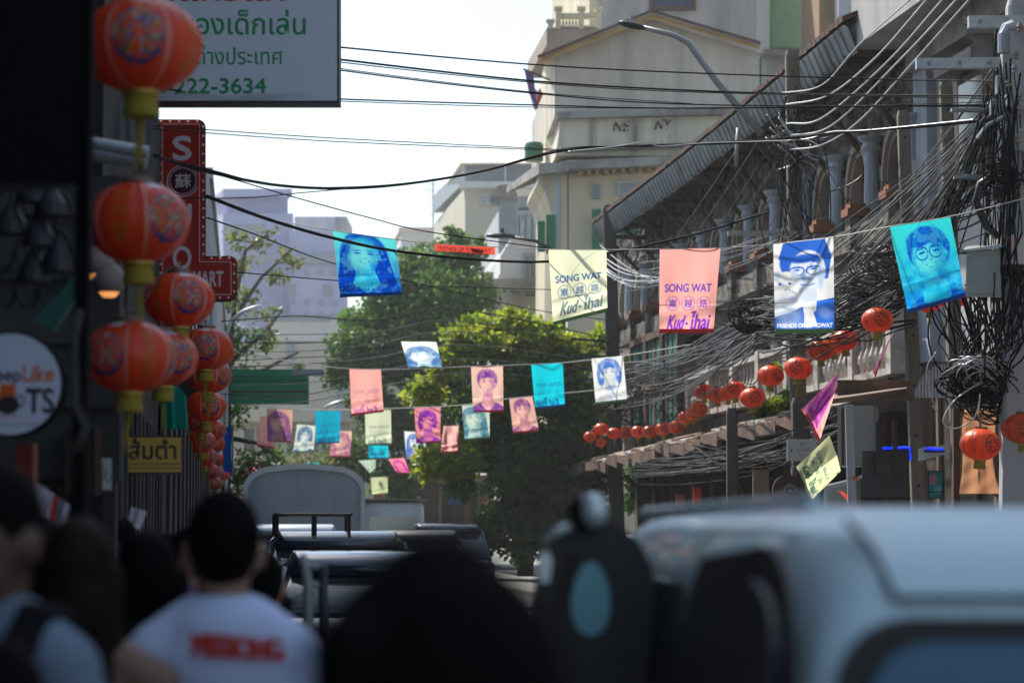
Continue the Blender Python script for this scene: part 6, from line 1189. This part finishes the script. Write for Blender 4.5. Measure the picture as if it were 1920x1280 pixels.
# cars
car('white sedan roof showing between the truck and the dark pickup', 'car', at(565, 1000, 38).x, 37, RZ, 'silvercar', H=1.72, hood=1.05, Wd=1.8)
pk = car('dark navy pickup with a black roof rack in the queue', 'pickup', at(640, 1000, 25.5).x, 25.5, RZ, 'navycar', H=1.60, hood=1.05, Wd=1.85, L=5.0, name='pickup_truck')
b = MB()
for x in (-.66, -.26, .12):
    b = MB(); b.tube([(x, .9, 1.62), (x, .9, 1.85)], .018 if x != -.26 else .03, 6); b.build('rack_upright', 'blackplastic', pk, local=True)
b = MB(); b.tube([(-.68, .9, 1.86), (.14, .9, 1.86)], .02, 6); b.build('rack_rail', 'blackplastic', pk, local=True); b = MB(); b.tube([(-.68, 2.2, 1.86), (.14, 2.2, 1.86)], .02, 6); b.build('rack_rail', 'blackplastic', pk, local=True)
for x in (-.68, .14): b = MB(); b.tube([(x, .9, 1.86), (x, 2.2, 1.86)], .02, 6); b.tube([(x, 2.2, 1.62), (x, 2.2, 1.86)], .02, 6); b.build('rack_side', 'blackplastic', pk, local=True)
for k in range(9): b = MB(); b.box((-.25 + k * .09, 1.0, 1.627), (-.21 + k * .09, 2.2, 1.635)); b.build('roof_rib', 'darkmetal', pk, local=True)
car('dark blue-grey hatchback nearest in the queue, half hidden by the big dark head', 'car', at(690, 1000, 19).x, 19, RZ, 'navycar', H=1.42, hood=.98, Wd=1.62, L=3.8)
car('black multi-purpose car in the queue right of the white van', 'car', at(850, 1000, 50).x, 49, RZ, 'navycar', H=1.78, hood=1.1, Wd=1.8)
car('dark car far behind the big head, below the yellow-green leaves', 'car', at(800, 1000, 40).x, 38, RZ, 'blackplastic', H=1.62, hood=1.0, Wd=1.8)
# grey metal trolley frame
t = thing('hand_trolley', 'bent grey metal trolley handle in front of the cars', 'trolley', (at(585, 1200, 10).x, 10, 0))
b = MB(); b.tube([(at(572, 1200, 10).x, 10, 0), at(578, 1100, 10), at(572, 1058, 10), at(563, 1042, 10)], .022, 8); b.build('upright', 'greymetal', t, smooth=True)
for y, x1 in ((1063, 612), (1098, 604)): b = MB(); b.tube([at(572, y - 4, 10), at(x1, y, 10)], .016, 7); b.build('rung', 'greymetal', t)
b = MB(); b.tube([(at(608, 1200, 10).x, 10, 0), at(606, 1058, 10)], .02, 8); b.build('upright', 'darkmetal', t, smooth=True)
# big blue van close at right
VA = .04; t = thing('blue_van', 'pale blue van very close at lower right, out of focus, roof at eye height', 'van', (1.32, 3.55, 0), None, VA)
HW = .93; secs = [section(0.0, HW * .955, .45, 1.545, .14), section(.05, HW * .985, .4, 1.615, .16, tum=.03), section(.2, HW, .38, 1.68, .17, tum=.05), section(.9, HW, .36, 1.70, .16, tum=.06), section(3.6, HW, .36, 1.70, .16, tum=.06), section(4.1, HW, .36, 1.62, .16, tum=.08), section(4.8, HW * .96, .36, 1.05, .16), section(5.2, HW * .85, .42, .85, .16)]
b = MB(); loft(b, secs); b.build('body', 'vanblue', t, smooth=True, local=True)
def rrect(x0, z0, x1, z1, r, n=6): return [(x + r * math.cos(a), z + r * math.sin(a)) for x, z, a0 in ((x1 - r, z0 + r, -90), (x1 - r, z1 - r, 0), (x0 + r, z1 - r, 90), (x0 + r, z0 + r, 180)) for a in [math.radians(a0 + 90 * k / (n - 1)) for k in range(n)]]
b = MB(); b.prism([(x, -.035, z) for x, z in rrect(-.855, 1.0, .855, 1.53, .11)], (0, .06, 0)); w_ = b.build('rear_window_seal', 'vandark', t, local=True)
b = MB(); b.prism([(x, -.05, z) for x, z in rrect(-.815, 1.03, .815, 1.495, .09)], (0, .03, 0)); b.build('rear_window', 'vanglass', t, local=True)
b = MB(); b.tube([(-.768, -.004, 1.556), (.80, -.004, 1.556)], .006, 6); b.build('hatch_seam', 'vandark', t, local=True)
b = MB(); b.tube([(-.80, .2, 1.672), (-.785, .07, 1.628), (-.768, -.002, 1.56)], .005, 6); b.build('hatch_seam', 'vandark', t, local=True)
sp = [(.16, 1.0), (.16, 1.42)] + [(.16 + .5 * (1 - math.cos(a)), 1.42 + .21 * math.sin(a)) for a in np.linspace(.2, math.pi / 2, 7)] + [(1.5, 1.60), (1.62, 1.5), (1.62, 1.0)]
b = MB(); b.prism([(-HW - .015 + (.085 * max(0, z - 1.2) / .45), y, z) for y, z in sp], (.05, 0, 0)); b.build('side_window_seal', 'vandark', t, local=True)
sp = [(.26, 1.05), (.26, 1.40)] + [(.26 + .42 * (1 - math.cos(a)), 1.40 + .17 * math.sin(a)) for a in np.linspace(.2, math.pi / 2, 7)] + [(1.42, 1.54), (1.5, 1.46), (1.5, 1.05)]
b = MB(); b.prism([(-HW - .025 + (.085 * max(0, z - 1.2) / .45), y, z) for y, z in sp], (.05, 0, 0)); b.build('side_window', 'vandark', t, local=True)
sp = [(1.68, 1.05), (1.68, 1.46), (1.76, 1.54), (3.4, 1.54), (4.0, 1.05)]
b = MB(); b.prism([(-HW - .012 + (.085 * max(0, z - 1.2) / .45), y, z) for y, z in sp], (.05, 0, 0)); b.build('side_window', 'vandark', t, local=True)
b = MB(); b.tube([(-HW + .1, .3, 1.70), (-HW + .1, 3.2, 1.71)], .012, 8); b.build('roof_gutter', 'vanblue', t, local=True)
for sg in (-1, 1): wheel(t, sg * .8, .9, .33, .22); wheel(t, sg * .8, 4.3, .33, .22); b = MB(); b.box((sg * .84 - .06, -.02, .8), (sg * .84 + .06, .05, 1.1)); b.build('tail_lamp', 'redlamp', t, local=True)
b = MB(); b.box((-.85, -.08, .4), (.85, .1, .6)); b.build('bumper', 'blackplastic', t, local=True)
# its mirror arm (own coordinates in the van's frame)
def V2(px, py, Y):     # a point of the street written in the van's own frame
    p = at(px, py, Y) - Vector((1.32, 3.55, 0)); c, s = math.cos(-VA), math.sin(-VA); return Vector((p.x * c - p.y * s, p.x * s + p.y * c, p.z))
YM = 5.8
b = MB(); out_ = [(1010, 1290), (1006, 1120), (1012, 1050), (1040, 1008), (1090, 985), (1150, 978), (1195, 1010), (1222, 1060), (1232, 1130), (1230, 1290)]
b.prism([V2(x, y, YM) for x, y in out_], (0, .10, 0)); mo = b.build('mirror_housing', 'blackplastic', t, local=True)
gl = [(1108 + 36 * math.cos(a) * (1 + .15 * math.sin(a)), 1122 + 70 * math.sin(a)) for a in np.linspace(0, 2 * math.pi, 25)[:-1]]
pts = [V2(x, y, YM - .012) for x, y in gl]
b = MB(); b.prism(pts, (.0, .01, 0)); g_ = b.build('mirror_glass', 'mirror', mo, local=True)
b = MB(); b.prism([V2(x, y, YM - .012) for x, y in ((1012, 1090), (1010, 1045), (1026, 1030), (1036, 1050), (1030, 1092))], (0, .01, 0)); b.build('side_glass', 'gleam', mo, local=True)
b = MB(); b.tube([V2(1076, 1035, YM - .03), V2(1062, 1080, YM - .03), V2(1045, 1145, YM - .03)], .008, 6); b.build('bracket', 'bracket', mo, local=True)
b = MB(); c0 = V2(1100, 960, YM - .05); b.ell(c0, (.047, .05, .045), 18); b.build('round_mirror', 'blackplastic', t, local=True, smooth=True)
b = MB(); c0 = V2(1113, 957, YM - .08); b.ell(c0, (.033, .045, .042), 18); b.build('round_mirror_cap', 'gleam', t, local=True, smooth=True)
b = MB(); b.tube([V2(1020, 1012, YM - .03), V2(1050, 992, YM - .03), V2(1090, 985, YM - .03)], [.008, .012, .008], 8); b.build('brow', 'gleam', mo, local=True, smooth=True)  # brow strip, its light highlight put into the pale colour

# ------------------------------------------------------------------ people
def person(label, X, Y, H, yaw=0, skin='skin', shirt='blackcloth', trousers='blackcloth', hair='short', hairm='hair', sleeve='short', pose=0, straps=None, wide=1.0, group=None, head_yaw=0.0, shades=False):
    """a standing, walking adult; local front is +Y, feet at z=0; H is the full height"""
    t = thing('person', label, 'person', (X, Y, 0), group, yaw); k = H / 1.724
    def cap(mb, a, b, r0, r1, n=10): mb.tube([Vector(a).lerp(Vector(b), i / 5) for i in range(6)], [r0 + (r1 - r0) * i / 5 for i in range(6)], n); mb.ell(a, (r0, r0, r0), n); mb.ell(b, (r1, r1, r1), n)
    sw = .185 * wide; HZ = 1.59
    b = MB()
    b.ell((0, .0, HZ), (.074, .093, .114), 20); b.ell((0, .03, HZ - .065), (.058, .065, .062), 16)            # skull, jaw
    b.ell((0, .105, HZ - .02), (.013, .02, .026), 8); b.ell((0, .085, HZ - .062), (.026, .02, .011), 8)        # nose, lips
    for sg in (-1, 1): b.ell((sg * .083, -.005, HZ - .015), (.015, .024, .036), 10); b.ell((sg * .032, .082, HZ + .008), (.017, .012, .009), 8)
    cap(b, (0, -.012, 1.43), (0, .0, 1.54), .066, .056)
    cap(b, (-.06, 0, 1.41), (-sw + .03, 0, 1.36), .062, .058); cap(b, (.06, 0, 1.41), (sw - .03, 0, 1.36), .062, .058)
    for z, rx_, ry_ in ((1.30, sw * .86, .105), (1.18, sw * .80, .102), (1.05, sw * .72, .095), (.95, sw * .78, .10), (.88, sw * .84, .105)): b.ell((0, 0, z), (rx_, ry_, .11), 18)
    st = .12
    for sg in (-1, 1):
        ph = sg * (1 if pose == 0 else -1)
        cap(b, (sg * sw, 0, 1.35), (sg * (sw + .045), -.03 * ph, 1.10), .052, .040); cap(b, (sg * (sw + .045), -.03 * ph, 1.10), (sg * (sw + .04), .09 - .05 * ph, .87), .038, .026)
        hx, hy = sg * (sw + .04), .10 - .055 * ph; b.ell((hx, hy, .81), (.018, .04, .05), 10)
        for q in range(4): cap(b, (hx, hy - .027 + q * .018, .775), (hx - sg * .012, hy - .03 + q * .02, .70 + abs(q - 1.5) * .008), .009, .007, 6)
        cap(b, (hx - sg * .005, hy + .035, .82), (hx - sg * .02, hy + .06, .76), .010, .008, 6)
        cap(b, (sg * .085, 0, .88), (sg * .09, st * ph * .6 + .02, .48), .088, .055); cap(b, (sg * .09, st * ph * .6 + .02, .48), (sg * .09, st * ph * 1.1 - .03, .09), .052, .034); cap(b, (sg * .09, st * ph * 1.1 - .04, .045), (sg * .09, st * ph * 1.1 + .12, .03), .036, .028)
    b.v = [(x * k, y * k, z * k) for x, y, z in b.v]
    body = fuse(b, 'body', skin, t, .013, 3)
    # clothing
    b = MB()
    if sleeve != 'bare':
        for z, rx_, ry_ in ((1.33, sw * .95, .118), (1.22, sw * .93, .122), (1.08, sw * .86, .118), (.95, sw * .90, .120)): b.ell((0, 0, z), (rx_, ry_, .13), 20)
        cap(b, (-.05, -.005, 1.42), (-sw + .015, .0, 1.355), .074, .070); cap(b, (.05, -.005, 1.42), (sw - .015, .0, 1.355), .074, .070)
        b.ell((0, -.02, 1.41), (sw * .75, .09, .085), 18); b.ell((0, -.025, 1.445), (.10, .075, .05), 16)
        if sleeve == 'short':
            for sg in (-1, 1): cap(b, (sg * sw, 0, 1.33), (sg * (sw + .045), -.01, 1.16), .060, .060)
    else:
        for z, rx_, ry_ in ((1.08, sw * .84, .112), (1.17, sw * .86, .115), (.95, sw * .86, .115)): b.ell((0, .01, z), (rx_, ry_, .10), 20)
        for sg in (-1, 1): cap(b, (sg * .07, -.085, 1.18), (sg * .085, -.045, 1.44), .014, .012, 8)
    b.v = [(x * k, y * k, z * k) for x, y, z in b.v]
    fuse(b, 'shirt' if sleeve != 'bare' else 'top', shirt, t, .012, 4)
    b = MB(); b.ell((0, 0, .90), (sw * .9, .118, .10), 18)
    for sg in (-1, 1): 
        ph = sg * (1 if pose == 0 else -1); cap(b, (sg * .088, 0, .86), (sg * .092, st * ph * .6 + .02, .48), .1, .075); cap(b, (sg * .092, st * ph * .6 + .02, .48), (sg * .09, st * ph * 1.1 - .03, .12), .072, .06)
    b.v = [(x * k, y * k, z * k) for x, y, z in b.v]; fuse(b, 'trousers', trousers, t, .015, 3)
    # hair
    b = MB(); b.ell((0, -.014, HZ + .022), (.083, .10, .112), 20); b.ell((0, -.035, HZ - .01), (.074, .073, .080), 16)
    if hair == 'long':
        b.ell((0, -.045, HZ - .08), (.088, .075, .12), 18)
        for q in range(15): u = (q / 14 - .5) * 2; cap(b, (u * .078, -.055 + .05 * u * u, HZ), (u * .105, -.10 + .05 * u * u, 1.25 + .04 * math.sin(q * 2.1)), .03, .016, 8)
    elif hair == 'bob':
        for q in range(13): u = (q / 12 - .5) * 2; cap(b, (u * .08, -.045 + .06 * u * u, HZ), (u * .098, -.06 + .07 * u * u, 1.42), .032, .02, 8)
    elif hair == 'bun': b.ell((0, -.10, HZ + .08), (.045, .045, .045), 12)
    b.v = [(x * k, y * k, z * k) for x, y, z in b.v]; fuse(b, 'hair', hairm, t, .011, 2)
    if shades: q = MB(); q.tube([(-.07 * k, .04 * k, (HZ + .01) * k), (-.06 * k, .095 * k, (HZ + .01) * k), (.06 * k, .095 * k, (HZ + .01) * k), (.07 * k, .04 * k, (HZ + .01) * k)], .014, 6); q.build('sunglasses', 'blackplastic', t, local=True)
    if straps == 'backpack':
        for sg in (-1, 1): q = MB(); q.tube([(sg * .115 * k, .11 * k, 1.2 * k), (sg * .12 * k, .07 * k, 1.43 * k), (sg * .12 * k, -.05 * k, 1.475 * k), (sg * .115 * k, -.13 * k, 1.38 * k), (sg * .11 * k, -.15 * k, 1.1 * k)], .03, 8, flat=.4); q.build('backpack_strap', 'blackcloth', t, local=True)
        q = MB(); loft(q, [section(0, .10, .0, .34, .05), section(.06, .15, -.03, .40, .07), section(.13, .14, -.02, .38, .06)]); q.v = [(x * k, (y - .29) * k, (z + .93) * k) for x, y, z in q.v]; q.build('backpack', 'blackcloth', t, local=True, smooth=True)
    return t
def PX(px, Y): return at(px, 1000, Y).x
E1 = person('man with cropped black hair in a white tee with red lettering on the back', PX(420, 5.5), 5.5, 1.755, .08, 'skin2', 'tee', hair='short', wide=.9)
# red back print on the tee
Yb = 5.5; c = Cv(120, 44, (.50, .57, .80)); c.text('MISSIONG', .04, .15, .96, .9, (.50, .03, .02), bold=8, shear=-.04)
mb = MB(); k = 1.755 / 1.75
pr = MB(); ms = c.a[:, :, 0] - c.a[:, :, 2]; H_, W_ = ms.shape
def backp(u, v): x = -.065 + u * .22; z = 1.442 - v * .062 - u * .018; return (x, -.128 * math.sqrt(max(0, 1 - (x / .20) ** 2)) - .012 - .0 * v, z)
for j in range(H_ - 1):
    for i in range(W_ - 1):
        if ms[j, i] > .1: pr.add([backp(i / W_, j / H_), backp((i + 1) / W_, j / H_), backp((i + 1) / W_, (j + 1) / H_), backp(i / W_, (j + 1) / H_)], [(0, 3, 2, 1)])
pr.build('back_lettering', 'redprint', E1, local=True)
person('person at the left edge facing the viewer in a grey-blue shirt with black straps', PX(-12, 4.5), 4.5, 1.78, 2.75, 'skindark', 'greyblue', hair='short', straps=None, wide=.92, pose=1)
q = MB(); o = bpy.data.objects['person.001'] if 'person.001' in bpy.data.objects else None
if o:
    for xs in (-.12, .12): q = MB(); q.tube([(xs, .165, 1.10), (xs, .155, 1.28), (xs, .115, 1.42), (xs * .95, .03, 1.505), (xs * .95, -.06, 1.50), (xs, -.12, 1.42), (xs, -.15, 1.15)], .034, 8, flat=.6); q.build('bag_strap', 'blackcloth', o, local=True)
person('woman with long dark brown hair and bare back with thin black straps', PX(150, 5.3), 5.3, 1.69, -.12, 'skin', 'blackcloth', hair='long', hairm='hairbrown', sleeve='bare', wide=1.0)
person('person with dark shoulder-length hair between the long-haired woman and the tee man', PX(278, 6.3), 6.3, 1.66, .0, 'skin', 'blackcloth', hair='bob', pose=1)
person('short person at the lower left corner in a dark sleeveless top', PX(0, 3.6), 3.6, 1.50, .3, 'skin', 'blackcloth', hair='short', sleeve='bare', wide=1.15)
big = person('tall person whose large dark head blocks the lower middle of the view', PX(822, 1.9), 1.9, 1.655, .05, 'skindark', 'blackcloth', hair='short', wide=1.1)
q = MB(); q.ell((0, -.02, 1.53), (.103, .115, .112), 24); 
for a in range(14): q.ell((.075 * math.cos(a * 1.7), -.03 + .07 * math.sin(a * 2.3), 1.54 + .03 * math.sin(a)), (.03, .03, .03), 10)
fuse(q, 'thick_hair', 'hair', big, .009, 3)
for lab, x, Y, H, sh, hr, sk in (('small distant head with curly bun hair beside the pale paper tag', 228, 13, 1.74, 'greyblue', 'bun', 'skindark'), ('man in sunglasses in profile left of the tee man', 352, 9.5, 1.68, 'purplecloth', 'short', 'skin'),
        ('walker in a black top between the bobbed person and the tee man', 330, 11.5, 1.64, 'blackcloth', 'short', 'skin'), ('walker in an orange-red top right of the tee man', 492, 8.2, 1.60, 'redcloth', 'short', 'skin2'),
        ('walker in teal beside the nearest car', 508, 10.5, 1.47, 'teal', 'bob', 'skin'), ('distant walker in white near the shutters', 312, 17, 1.66, 'whitecloth', 'short', 'skin'), ('distant walker in grey-blue under the yellow sign', 268, 19, 1.70, 'greyblue', 'long', 'skin')):
    person(lab, PX(x, Y), Y, H, math.pi / 2 if 'profile' in lab else random.uniform(-.2, .2), sk, sh, hair=hr, shades='sunglasses' in lab)
# ------------------------------------------------------------------ thin dusty air
hz = bpy.data.materials.new('haze_air'); hz.use_nodes = True; nt = hz.node_tree; nt.nodes.remove(nt.nodes['Principled BSDF'])
pv = nt.nodes.new('ShaderNodeVolumePrincipled'); pv.inputs['Color'].default_value = (.86, .92, .95, 1); pv.inputs['Density'].default_value = .0006; pv.inputs['Anisotropy'].default_value = .25
nt.links.new(pv.outputs[0], nt.nodes['Material Output'].inputs['Volume'])
M['haze'] = hz; b = MB(); b.box((-720, -720, -1.2), (720, 1120, 42)); h = b.build('haze', 'haze'); h['kind'] = 'stuff'
